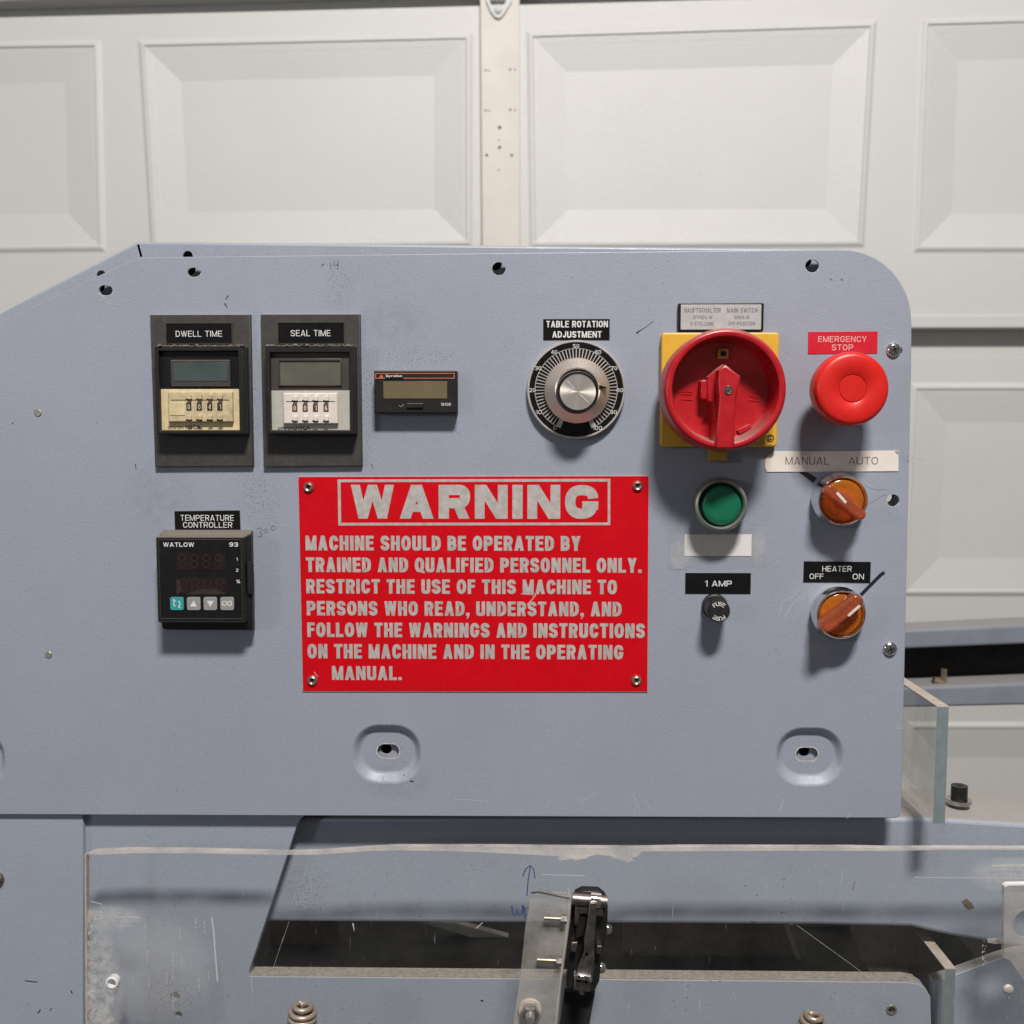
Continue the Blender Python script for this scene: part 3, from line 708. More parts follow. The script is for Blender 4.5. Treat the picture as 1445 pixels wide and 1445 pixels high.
for (x, y, rx, ry) in ((149, 409.5, 12, 9.5), (704, 379, 11, 11), (1146, 375, 11, 11), (1260.5, 706, 10.5, 10.5), (274, 384, 11, 8.5)):   # chipped paint round the holes
    bm = bmesh.new(); c = P(x, y); n = 40; o_, i_ = [], []
    for k in range(n):
        a = 2 * math.pi * k / n; w = .1 + (1.8 if math.sin(a) < -.3 else .4) * random.random() ** 2
        o_.append((c.x + (rx - 1.7 + w) * mpp() * math.cos(a), c.z + (ry - 1.7 + w) * mpp() * math.sin(a)))
        i_.append((c.x + (rx - 1.6) * mpp() * math.cos(a), c.z + (ry - 1.9) * mpp() * math.sin(a)))
    sheet(bm, o_, [i_], -.00007, .0001); finish(bm, 'chipped_rim', 'scratch', CP, smooth=False)
# handwriting, scuffs and scratches on the enamel
marks('pencil_mark', 'graphite', CP, [
    ([(362, 747), (366, 744.5), (369, 747), (366, 751), (370, 753), (368, 757), (364, 757)], 1.2), ([(374, 751), (372, 748), (375, 746), (378, 749), (376, 752), (374, 751)], 1.1),
    ([(384, 748), (382, 745), (385, 742), (389, 744), (388, 747), (384, 748)], 1.1),
    ([(466, 371), (467, 379)], 1.5), ([(472, 368), (470, 374), (478, 374)], 1.3), ([(477, 367), (476.5, 379)], 1.6)], -.00012, 'faint handwritten numbers')
marks('scuff', 'marker', CP, [(q[0], q[1] * .7, q[2] * .7 if len(q) > 2 else q[1] * .3) for q in [([(322, 417), (318, 423)], 2.2), ([(317, 428), (321, 435)], 2.4), ([(191, 655), (192, 662)], 2), ([(17, 596), (19, 599)], 2),
    ([(898, 470), (904, 466)], 3.2, 1.5), ([(904, 466), (912, 461), (922, 453)], 1.3, .7), ([(457, 372), (453, 376)], 1.5), ([(579, 1102), (584, 1103)], 3),
    ([(524, 655), (526, 662)], 1.4), ([(1171, 393), (1175, 396)], 1.2), ([(1187, 393), (1190, 396)], 1.2)]], -.00012)
marks('pale_scratch', 'scratch', CP, [(q[0], q[1] * .55) for q in [([(1106, 1128), (1100, 1146)], 1.2), ([(893, 1120), (903, 1146)], 1.1), ([(905, 1125), (925, 1150)], .9), ([(1195, 1155), (1201, 1148)], 1),
    ([(1246, 463), (1258, 464)], 1.3), ([(140, 424), (158, 430)], 1), ([(147, 421), (170, 432)], .8), ([(1264, 1028), (1271, 1029)], 1.6), ([(640, 1128), (690, 1131)], .8),
    ([(1100, 868), (1104, 850), (1125, 838)], 1.0), ([(1106, 872), (1120, 850), (1148, 828)], .9), ([(815, 1135), (842, 1118)], .8)]], -.00012)

# ============================================================ CONTROLS
def label_plate(name, label, cat, m, quad, Y=-.00035, lines=(), tm='white', bold=0.0, r=0, th=.0004, rot=0, group=None, shear=0):
    x0, y0, x1, y1 = quad
    t_ = thing(name, label, cat, (x0 + x1) / 2, (y0 + y1) / 2, 0, group)
    plate('backing', m, t_, x0, y0, x1, y1, Y, Y + th, r, .00006, rot=rot)
    if lines: lettering(t_, lines, Y - .00006, tm, bold, rot=0)
    return t_

def timer(label, quad, lab, labtxt, bez, win, winm, lcdf, lcd, lcdm, low, lowm, blk, blkm, wheels, wy, wm, brand, lean):
    t_ = thing('timer', label, 'timer', (quad[0][0] + quad[1][0]) / 2, quad[2][1], 0, 'digital timers side by side')
    poly('mounting_plate', 'timerplate', t_, quad, -.0030, 0, .0005)
    plate('name_strip', 'label', t_, *lab, -.0034, -.0028, 0, .0001)
    lettering(t_, [labtxt], -.0036, 'white', .004)
    # thin light lip round the name strip
    bm = bmesh.new(); o_ = rp(lab[0] - 1, lab[1] - 1.2, lab[2] + 1, lab[3] + .2, -.003); i_ = rp(lab[0] - .1, lab[1] - .1, lab[2] + .1, lab[3] + .1, -.003)
    sheet(bm, o_, [rp(lab[0] + .1, lab[1] + .1, lab[2] - .1, lab[3] - .6, -.003)], -.0037, -.0029); finish(bm, 'strip_lip', 'timerplate', t_, smooth=False)
    x0, y0, x1, y1 = bez; YZ = -.0125
    bm = bmesh.new(); inner = rp(win[0] - .5, win[1] - .5, win[2] + .5, low[3] + .5, YZ)
    sheet(bm, rp(*bez, YZ, 2, 3), [inner], YZ, -.0028, .0007, .0004); bz = finish(bm, 'bezel', 'blackdusty', t_)
    YF = -.0098
    plate('display_window', winm, t_, win[0], win[1], win[2], win[3], YF, -.004, 0, .0001)
    if lcdf: plate('display_frame', 'timerplate', t_, *lcdf, YF - .0010, YF + .0001, 1, .0003)
    l_ = plate('display', lcdm, t_, *lcd, YF - (.0013 if lcdf else .0004), YF, 0, .0001)
    if not lcdf:
        bm = bmesh.new(); sheet(bm, rp(lcd[0] - 2, lcd[1] - 3, lcd[2] + 1.5, lcd[3] + 1.5, YF), [rp(*lcd, YF)], YF - .0012, YF, .0004); finish(bm, 'display_frame', 'wingrey', t_)
    lo = plate('lower_face', lowm, t_, *low, YF - .0002, -.004, 0, .0002)
    bk = plate('thumbwheel_block', blkm, t_, *blk, YF - .0028, YF - .0001, 1.2, .0006)
    YB2 = YF - .0028
    marks('groove', 'hole', bk, [([(blk[0] + 4, wy[0] - 4), (blk[2] - 4, wy[0] - 4)], 1.0)], YB2 - .0001)
    for i, x in enumerate(wheels):
        w = plate('thumbwheel', wm, bk, x - 3.6, wy[0], x + 3.6, wy[1], YB2 - .0002, YB2 + .0003, 0, .0001)
        lettering(w, [(brand[1][i], x - 1.6, wy[0] + 1.8, x + 1.8, wy[1] - 1.8)], YB2 - .00035, 'creamd' if blkm == 'creamd' else 'offwhite', .01, 'digit')
        for (a, b_) in ((wy[0] - 12, wy[0] - 5), (wy[1] + 6, wy[1] + 13)):
            plate('push_button', blkm, bk, x - 2.6, a, x + 3.4, b_, YB2 - .0018, YB2 + .0002, .8, .0003)
            plate('button_shade', 'hole', bk, x - 4.2, b_ - 1.2, x + 4.4, b_ + 1.2, YB2 - .00015, YB2 + .0002, 0, 0)  # dark strip drawn as the shade under each push button
    if blkm == 'creamd': plate('indicator_field', 'cream', bk, 239.5, 568, 261, 586, YB2 - .0003, YB2 + .0002, 1.2, .0001)
    lettering(t_, [(brand[0], *brand[2])], YF - .0003, 'marker', .01)
    # ragged line of dust lying on the bezel
    bm = bmesh.new(); zt_ = rp(*bez, YZ, 0); zc = max(p[1] for p in zt_); xs = sorted(p[0] for p in zt_)
    for k in range(420):
        x = random.uniform(xs[0], xs[-1]); s = random.uniform(.0003, .0012) * (1 if random.random() < .35 else .7); y_ = random.uniform(YZ - .0002, YZ + .004)
        q = [bm.verts.new((x + random.uniform(-s, s) * 1.6, y_ + random.uniform(-s, s), zc - .0001 + random.uniform(-.5 * s, s * .9))) for _ in range(4)]
        for tri in ((0, 1, 2), (0, 2, 3), (0, 3, 1), (1, 3, 2)): bm.faces.new([q[i] for i in tri])
    o = finish(bm, 'dust_line', 'dusttuft', t_, smooth=False); o['kind'] = 'stuff'
    return t_
timer('dark grey timer with teal display and yellowed cream thumbwheels, marked DWELL TIME',
      [(211.3, 444), (353, 443.5), (357, 658), (218.8, 659)], (235, 456.5, 327.5, 485), ('DWELL TIME', 248, 466.8, 313.5, 475.2),
      (219, 487.5, 345, 613), (225.5, 495.5, 336.5, 548), 'black', (240.7, 508, 324.7, 545.5), (245, 512, 321, 537.6), 'lcdteal',
      (227, 549, 338, 607), 'cream', (237, 552.5, 328, 595.5), 'creamd', (266.4, 281, 295.8, 310.2), (568.5, 579.5), 'hole',
      ('omron H3CA', '0041', (236.5, 599.6, 283, 605.6)), 0)
timer('dark grey timer with plain grey display and pale grey thumbwheels, marked SEAL TIME',
      [(367.5, 443.5), (508, 443), (511, 657.6), (372, 659)], (392.8, 455.5, 485.7, 485), ('SEAL TIME', 410.3, 465.8, 466.5, 474.4),
      (375, 487, 500, 613), (382, 497.6, 493, 550.6), 'wingrey', None, (395, 509, 481, 543.5), 'lcdgrey',
      (383, 551, 493.6, 607), 'ltgrey', (399.5, 554.6, 476.5, 598), 'offwhite', (415.8, 430.6, 445, 460), (570.6, 581), 'rediv',
      ('omron H3CA', '0016', (391.8, 600.9, 438, 606.6)), 0)

# hour / pulse counter
CT = thing('counter', 'small black counter with orange-edged strip and tan display between timer and dial', 'counter', 586, 584, 0)
plate('housing', 'blackdusty', CT, 528, 522.5, 645, 583.5, -.0085, 0, 2.5, .0008)
YK = -.0088
bm = bmesh.new(); sheet(bm, rp(529.5, 526.5, 641.5, 534.3, YK), [rp(530.6, 527.6, 640.4, 533.2, YK)], YK, YK + .0004); finish(bm, 'orange_border', 'orangeprint', CT, smooth=False)
plate('border_gap', 'black', CT, 543.5, 532.8, 569, 535, YK - .0001, YK + .0003, 0, 0)
poly('triangle_mark', 'orangeprint', CT, [(534.5, 533), (538, 528.5), (541.5, 533)], YK - .0001, YK + .0003, 0)
lettering(CT, [('Syrelec', 544.3, 528.6, 567.5, 532.9, .02), ('18108', 622, 568.6, 636, 572.6, .01)], YK - .0001, 'white')
plate('display', 'lcdtan', CT, 541, 538, 631, 562.4, YK, YK + .0005, 0, .0001)
plate('reset_button', 'blackdusty', CT, 574, 569, 597.5, 575.8, YK - .0008, YK + .0005, 2, .0004)
marks('tick_mark', 'greyprint', CT, [([(563, 572), (566, 574), (570, 570.5)], .8)], YK)

# temperature controller
label_plate('label_strip', 'crooked black strip lettered TEMPERATURE CONTROLLER above the small square controller', 'label', 'label', (246.5, 720.8, 338.8, 749),
            lines=[('TEMPERATURE', 254.8, 726.6, 330, 734.7, .006), ('CONTROLLER', 258.4, 736.6, 327.8, 744.6, .006)], rot=.8, r=1)
TC = thing('temperature_controller', 'black square temperature controller with four small square keys below two dark displays', 'temperature controller', 293, 889, 0)
YT = -.0165
bm = bmesh.new()
loops = [(rp(222, 758.5, 344, 878, YT, 2, 3), YT), (rp(221, 757.5, 345, 879, YT, 3, 3), YT + .0007), (rp(221, 757.5, 345, 879, YT, 3, 3), YT + .0055),
         (rp(229, 752, 357, 887, -.007, 3, 3), -.009), (rp(231, 747.5, 358.5, 889, 0, 3, 3), 0)]
prev = None
for pts, yy in loops:
    ring = [bm.verts.new((x, yy, z)) for x, z in pts]
    if prev:
        for k in range(len(ring)): bm.faces.new((prev[k], prev[(k + 1) % len(ring)], ring[(k + 1) % len(ring)], ring[k]))
    else: bm.faces.new(ring)
    prev = ring
finish(bm, 'housing', 'blackdusty', TC, ang=30)
plate('side_clip', 'hole', TC, 349.5, 793, 354, 838, -.0125, -.006, 0, .0002)
YU = YT - .0003
plate('face_overlay', 'black', TC, 225, 761, 341.5, 873.5, YU, YT + .0002, 1, .0001)
bm = bmesh.new(); sheet(bm, rp(225, 761, 341.5, 873.5, YU), [rp(225.7, 761.7, 340.8, 872.6, YU)], YU - .0001, YU + .0001); finish(bm, 'overlay_border', 'timerplate', TC, smooth=False)
plate('display', 'displ', TC, 248.5, 779, 319, 805, YU - .0002, YU + .0001, 0, 0)
d2 = plate('display', 'displ', TC, 248.5, 815, 321, 839, YU - .0002, YU + .0001, 0, 0)
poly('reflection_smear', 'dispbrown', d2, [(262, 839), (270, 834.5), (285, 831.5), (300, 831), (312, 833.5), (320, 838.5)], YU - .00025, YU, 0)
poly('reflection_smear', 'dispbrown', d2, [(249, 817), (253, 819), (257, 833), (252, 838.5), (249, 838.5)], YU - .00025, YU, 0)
def seven(bm, x, y, w, h, Y, segs='abcdefg'):
    k = 1.3; s = {'a': ((x, y), (x + w, y)), 'g': ((x, y + h / 2), (x + w, y + h / 2)), 'd': ((x, y + h), (x + w, y + h)),
                  'f': ((x, y), (x, y + h / 2)), 'b': ((x + w, y), (x + w, y + h / 2)), 'e': ((x, y + h / 2), (x, y + h)), 'c': ((x + w, y + h / 2), (x + w, y + h))}
    for q in segs:
        (a, b_), (c, d_) = s[q]; L = math.hypot(c - a, d_ - b_); ux, uy = (c - a) / L, (d_ - b_) / L
        ribbon(bm, [(a + ux * 1.2, b_ + uy * 1.2), (c - ux * 1.2, d_ - uy * 1.2)], k, Y)
bm = bmesh.new()
for i in range(4): seven(bm, 252.5 + 17 * i, 783, 9.5, 17, YU - .00035)
finish(bm, 'dim_digits', 'digit', TC, smooth=False)
bm = bmesh.new()
for i in range(4): seven(bm, 254 + 17 * i, 818, 9, 16, YU - .00035)
finish(bm, 'dim_digits', 'digit', TC, smooth=False)
lettering(TC, [('WATLOW', 230.3, 765.4, 274, 771.6, .035), ('93', 323.6, 765.3, 336, 771.4, .03), ('1', 333, 787, 335.5, 791.5, .02), ('2', 333, 802.4, 336.5, 806.8, .02), ('%', 333.4, 818, 339, 823, .02)], YU - .0002, 'white')
for i, (x0, x1) in enumerate(((240, 259), (263.6, 282.8), (287, 306.2), (310.7, 330))):
    k_ = plate('key', 'teal' if i == 0 else 'greybtn', TC, x0, 842.6, x1, 861.2, YU - .0006, YU, 3, .0002, label='teal key with a ring arrow' if i == 0 else None)
    cx, Yk = (x0 + x1) / 2, YU - .0007
    if i == 0:
        pts = [(cx + 4.4 * math.cos(R(a)), 852 + 4.4 * math.sin(R(a))) for a in range(-60, 80, 14)]; pt2 = [(cx + 4.4 * math.cos(R(a)), 852 + 4.4 * math.sin(R(a))) for a in range(120, 260, 14)]
        marks('key_symbol', 'white', k_, [(pts, 1.4), (pt2, 1.4), ([(cx - 5, 846.5), (cx - 1.5, 848)], 2.4, .6), ([(cx + 5, 857.5), (cx + 1.5, 856)], 2.4, .6)], Yk)
    elif i == 1: poly('key_symbol', 'white', k_, [(cx - 5, 856), (cx + 5, 856), (cx, 847.5)], Yk, Yk + .0001, 0)
    elif i == 2: poly('key_symbol', 'white', k_, [(cx - 5, 848), (cx + 5, 848), (cx, 856.5)], Yk, Yk + .0001, 0)
    else:
        c8 = [[(cx + s * 3.7 + 3 * math.cos(R(a)), 851.5 + 3 * math.sin(R(a))) for a in range(0, 361, 30)] for s in (-1, 1)]
        marks('key_symbol', 'white', k_, [(c8[0], 1.4), (c8[1], 1.4)], Yk)

# warning sign
WS = thing('warning_sign', 'large red metal WARNING sign with silver lettering riveted to the middle of the panel', 'sign', 668, 975, 0)
poly('sign_plate', 'red', WS, [(420.9, 673), (915.4, 671.8), (913.6, 976), (427.5, 975.4)], -.0008, 0, .00015)
poly('bare_edge', 'silver', WS, [(420.5, 672.6), (915.8, 671.3), (914, 976.6), (427.1, 976)], -.0006, .0001, 0)
YW = -.0009
bm = bmesh.new(); sheet(bm, XZ([(476.3, 676.6), (861.2, 675.6), (861.2, 741), (477.5, 741.6)], YW), [XZ([(480.6, 680.4), (857.6, 679.6), (857.6, 737.4), (481.4, 737.8)], YW)], YW, YW + .00008)
finish(bm, 'lettering_frame', 'silver', WS, smooth=False)
lettering(WS, [('WARNING', 495, 684, 844, 731.8, .072)], YW, 'silver')
WL = [('MACHINE SHOULD BE OPERATED BY', 431.2, 755.8, 819.3, 776.6), ('TRAINED AND QUALIFIED PERSONNEL ONLY.', 431.9, 786.5, 905.5, 807.2),
      ('RESTRICT THE USE OF THIS MACHINE TO', 432.3, 817.1, 870.6, 837.4), ('PERSONS WHO READ, UNDERSTAND, AND', 433, 848, 877, 868.4),
      ('FOLLOW THE WARNINGS AND INSTRUCTIONS', 433.7, 878.3, 909.9, 898.8), ('ON THE MACHINE AND IN THE OPERATING', 434, 908.6, 879.4, 929), ('MANUAL.', 468.6, 939.8, 567, 959.4)]
lettering(WS, [(*w, .046) for w in WL], YW, 'silver')
marks('scratch', 'pink', WS, [([(735, 838), (748, 839), (760, 838)], 1), ([(758, 837), (752, 845), (744, 853)], 1.3), ([(748, 832), (753, 843)], .8), ([(443, 948), (449, 955)], .8)], YW - .0001)
for (x, y) in ((435.6, 687.6), (899.6, 685.8), (441, 960), (898, 960)):
    c = P(x, y, -.001); r = 7.6 * mpp()
    rv = lathe('rivet', 'copper', WS, c.x, c.z, [(r * .38, -.0012), (r * .40, -.0022), (r * .62, -.0026), (r * .88, -.0020), (r, -.0012), (r, -.0006)], 24)
    lathe('rivet_bore', 'hole', rv, c.x, c.z, [(0, -.0014), (r * .40, -.0014), (r * .40, -.0008)], 16)

# dial
label_plate('label_strip', 'black strip lettered TABLE ROTATION ADJUSTMENT just above the round dial', 'label', 'label', (766.6, 450.2, 860.3, 479.8),
            lines=[('TABLE ROTATION', 770.8, 452.8, 857.8, 462, .03), ('ADJUSTMENT', 779.3, 467.4, 849, 476.5, .03)])
DL = thing('rotation_dial', 'silver and black rotation dial numbered 0 to 100 with a brushed metal knob', 'dial', 813, 618, 0)
YDl = -.004; c = P(813, 550, YDl); u = mpp(YDl)
M['dialmetal'] = brushed('brushed_dial_metal', c.x, c.z, (.80, .70, .61), .34)
M['rim'] = mat('satin_aluminium', (.62, .57, .53), .35, .45, .08, 200, .05)
lathe('dial_disc', 'rim', DL, c.x, c.z, [(0, YDl), (65.4 * u, YDl), (66.2 * u, YDl - .0006), (67.6 * u, YDl - .0006), (68.8 * u, YDl + .0006), (68.8 * u, 0)], 96)
bm = bmesh.new(); sheet(bm, circ(c.x, c.z, 65.3 * u, 96), [circ(c.x, c.z, 57.9 * u, 96)], YDl - .0001, YDl + .0001); finish(bm, 'number_ring', 'label', DL, smooth=False)
def ringseg(bm, r0, r1, a0, a1, Y, n=3):
    o_ = [(c.x + r1 * u * math.sin(R(a0 + (a1 - a0) * k / n)), c.z + r1 * u * math.cos(R(a0 + (a1 - a0) * k / n))) for k in range(n + 1)]
    i_ = [(c.x + r0 * u * math.sin(R(a0 + (a1 - a0) * k / n)), c.z + r0 * u * math.cos(R(a0 + (a1 - a0) * k / n))) for k in range(n + 1)]
    sheet(bm, o_ + i_[::-1], [], Y, Y + .0002)
bm = bmesh.new()
sa = 151.0; st = 2 * sa / 60
for k in range(60): ringseg(bm, 44, 57.0 if k % 6 else 57.0, -sa + st * k + st * .17, -sa + st * (k + 1) - st * .17, YDl - .00012)
ringseg(bm, 40, 57.9, 158, 202, YDl - .00012, 10)
finish(bm, 'graduation_marks', 'label', DL, smooth=False)
nb = bmesh.new()
for i in range(11):
    a = -sa + 2 * sa * i / 10; x, y = 813 + 61.6 * math.sin(R(a)), 550 - 61.6 * math.cos(R(a)); s = str(i * 10); w = 2.2 * len(s)
    text_into(nb, s, x - w, y - 2.7, x + w, y + 2.7, YDl - .0002, .01, rot=0)
finish(nb, 'scale_numbers', 'white', DL, smooth=False, recalc=False)
ck = P(814.5, 551, -.008)
sk = lathe('knob_skirt', 'dialmetal', DL, ck.x, ck.z, [(29 * u, -.0125), (31 * u, -.0125), (32 * u, -.0120), (45.2 * u, -.0062), (45.4 * u, -.0056), (45.4 * u, -.0041)], 96, ang=20)
c = P(815.3, 553, -.020)
lathe('knob_grip', 'black', DL, c.x, c.z, [(24.2 * u, -.0205), (24.6 * u, -.0218), (26.8 * u, -.0218), (27.8 * u, -.0208), (29.4 * u, -.0118), (29.4 * u, -.0100)], 64)
M['capmetal'] = brushed('brushed_cap_metal', c.x, c.z, (.84, .77, .70), .30)
cap = lathe('knob_cap', 'capmetal', DL, c.x, c.z, [(0, -.0214), (10 * u, -.02138), (24.4 * u, -.0213), (24.4 * u, -.0205)], 64)
marks('scratch', 'white', cap, [([(800, 537), (811, 549)], .8), ([(797, 556), (808, 548)], .8), ([(799, 558), (803, 554)], .7), ([(818, 556), (830, 568)], .9)], -.0216)
poly('pointer', 'label', DL, [(845.2, 543.3), (856.8, 546.6), (845.2, 550.2)], -.0126, -.0085, 0)

# main switch
NP = thing('switch_nameplate', 'silver nameplate in black frame lettered HAUPTSCHALTER and MAIN SWITCH above the big red switch', 'nameplate', 1017, 467, 0)
plate('frame', 'black', NP, 957, 427.3, 1077.8, 467.5, -.003, 0, 2.5, .0005)
plate('silver_insert', 'silverlab', NP, 960.6, 429.8, 1074.3, 465, -.0031, -.002, 1, .0001)
lettering(NP, [('HAUPTSCHALTER', 965.6, 434.6, 1017, 441, .012), ('MAIN SWITCH', 1026, 434.6, 1069, 441, .012), ('ÖFFNEN IN', 977.5, 445.4, 1004.4, 450.3, .008), ('OPEN IN', 1036.2, 445.4, 1057, 450.3, .008),
               ('0-STELLUNG', 974.2, 454, 1007, 459.3, .008), ('OFF-POSITION', 1027.3, 454, 1065.5, 459.3, .008)], -.00318, 'graphite')
MS = thing('main_switch', 'big round red rotary main switch on a square yellow plate', 'rotary switch', 1016, 632, 0)
plate('yellow_plate', 'yellow', MS, 933, 468.8, 1098.5, 630.6, -.006, 0, 5, .0011)
u = mpp(-.03); c = P(1024, 549.8, -.036)
RO, RI = 84.3 * u, 71.5 * u
lathe('knob_dish', 'redknob', MS, c.x, c.z, [(0, -.0185), (40 * u, -.0185), (62 * u, -.0187), (68 * u, -.0192), (70.5 * u, -.0205), (RI, -.0235), (RI + .0002, -.0335), (RI + .0010, -.0356), (RI + .0024, -.0362), (RO - .0017, -.0360),
      (RO - .0004, -.0350), (RO, -.0335), (RO, -.012), (RO - .004, -.009), (RO - .01, -.0065), (RO - .01, -.006)], 96, ang=40)
poly('handle_base', 'redknob', MS, [(1020, 514), (1012, 520), (999, 532), (998, 566), (1006, 568), (1008, 600), (1004, 628), (1036, 630), (1038, 600), (1040, 566), (1043, 533)], -.0285, -.018, .0009)
hd = poly('handle_grip', 'redknob', MS, [(1024, 514), (1014.5, 522), (1013, 540), (1015, 560), (1012, 600), (1009.5, 630), (1012, 633.5), (1034, 633.5), (1037, 630), (1037, 600), (1038.5, 562), (1045, 537), (1045, 531)], -.0385, -.0186, .0013)
poly('side_rib', 'redknob', MS, [(989, 538), (992, 536), (998.5, 536), (998.5, 564), (991, 564), (989, 560)], -.0265, -.0180, .0008)
marks('moulded_text', 'redstop', MS, [([(958, 552), (977, 552)], 1.2), ([(960, 556), (977, 556)], 1.2), ([(960, 563), (978, 564)], 1.4), ([(1058, 557), (1070, 562)], 1.2), ([(1062, 551), (1074, 556)], 1.0), ([(1058, 564), (1071, 566)], 1.4), ([(968, 549), (968, 560)], .9)], -.0190)
sc_ = lathe('centre_screw', 'steel', hd, P(1028, 550.4, -.0385).x, P(1028, 550.4, -.0385).z, [(0, -.0387), (4.2 * u, -.0387), (5.4 * u, -.0392), (6.2 * u, -.0388), (6.3 * u, -.0384)], 24)
marks('screw_slot', 'hole', sc_, [([(1025.4, 552), (1030.5, 549)], 1.4)], -.0394)
pk = plate('padlock_bush', 'ochre', MS, 1013, 491.5, 1028.5, 506.5, -.0215, -.018, 1.5, .0004)
plate('bush_bore', 'hole', pk, 1017, 495.5, 1024.5, 502.5, -.0218, -.0214, .5, 0)
poly('rim_notch', 'redknob', MS, [(1040, 607), (1058, 598), (1061, 604), (1044, 613)], -.0205, -.0185, .0004)
plate('yellow_tab', 'ochre', MS, 1000.5, 625, 1027, 650.5, -.009, -.0015, 1.5, .0006)
bm = bmesh.new(); cc = P(1087, 618.4, -.006); sheet(bm, circ(cc.x, cc.z, 5.4 * u, 24), [circ(cc.x, cc.z, 4.3 * u, 24)], -.0062, -.0059); ribbon(bm, [(1085, 621), (1085, 616), (1089, 616)], 1.2, -.0062); ribbon(bm, [(1085, 621), (1090, 619)], 1.2, -.0062)
finish(bm, 'round_emblem', 'marker', MS, smooth=False)

# emergency stop
label_plate('label_strip', 'red strip lettered EMERGENCY STOP above the mushroom button', 'label', 'redlabel', (1140.3, 468, 1238.3, 499),
            lines=[('EMERGENCY', 1154.3, 474.4, 1223, 482.6, .016), ('STOP', 1173.6, 486, 1203.8, 494.4, .016)], tm='pink', rot=.3)
ES = thing('emergency_stop', 'large round red mushroom push button at the upper right', 'push button', 1203, 600, 0)
c = P(1202.5, 548.6, -.030); u = mpp(-.030); RR = 52 * u
lathe('mushroom_head', 'redstop', ES, c.x, c.z, [(0, -.0315), (17.8 * u, -.0315), (18.4 * u, -.0312), (18.9 * u, -.0310), (19.4 * u, -.0313), (20.2 * u, -.0316), (44 * u, -.0315), (48 * u, -.0309), (50.4 * u, -.0297), (51.7 * u, -.0278), (RR, -.0250), (RR, -.021), (51 * u, -.0185),
      (46 * u, -.0165), (36 * u, -.0150), (27 * u, -.0120), (26 * u, -.008)], 96, ang=50)
lathe('stem', 'redstop', ES, c.x - .0008, c.z, [(0, -.012), (27 * u, -.012), (27 * u, -.006)], 48)
lathe('collar', 'matsteel', ES, P(1196, 549).x, P(1196, 549).z, [(0, -.0075), (34 * mpp(), -.0075), (36 * mpp(), -.0065), (36 * mpp(), 0)], 64)

# manual / auto label and selectors
TL = thing('label_strip', 'cream strip with cut corner lettered MANUAL AUTO in faded print', 'label', 1174, 654, 0)
poly('backing', 'creamlab', TL, [(1080, 648), (1084, 642), (1094, 637), (1268, 636), (1268, 665), (1082, 666), (1079.5, 660)], -.0005, 0, .0001)
lettering(TL, [('MANUAL', 1108.2, 644.6, 1170, 655.8, .004), ('AUTO', 1197, 644.8, 1239, 655.4, .004)], -.0006, 'faded')
poly('curled_corner', 'greyprint', TL, [(1263, 636.5), (1267.6, 641), (1267.6, 636.5)], -.0008, -.0005, 0)
marks('pointer_mark', 'marker', CP, [([(1129, 664), (1136, 668), (1143, 673), (1150, 678)], 5.5, 8.5)], -.00025, 'short black marker stroke')
marks('pointer_mark', 'bluemark', CP, [([(1215, 839.5), (1225, 829), (1236, 818), (1243, 811), (1248, 807.5)], 4.6, 4.4)], -.00035, 'long navy marker stroke')

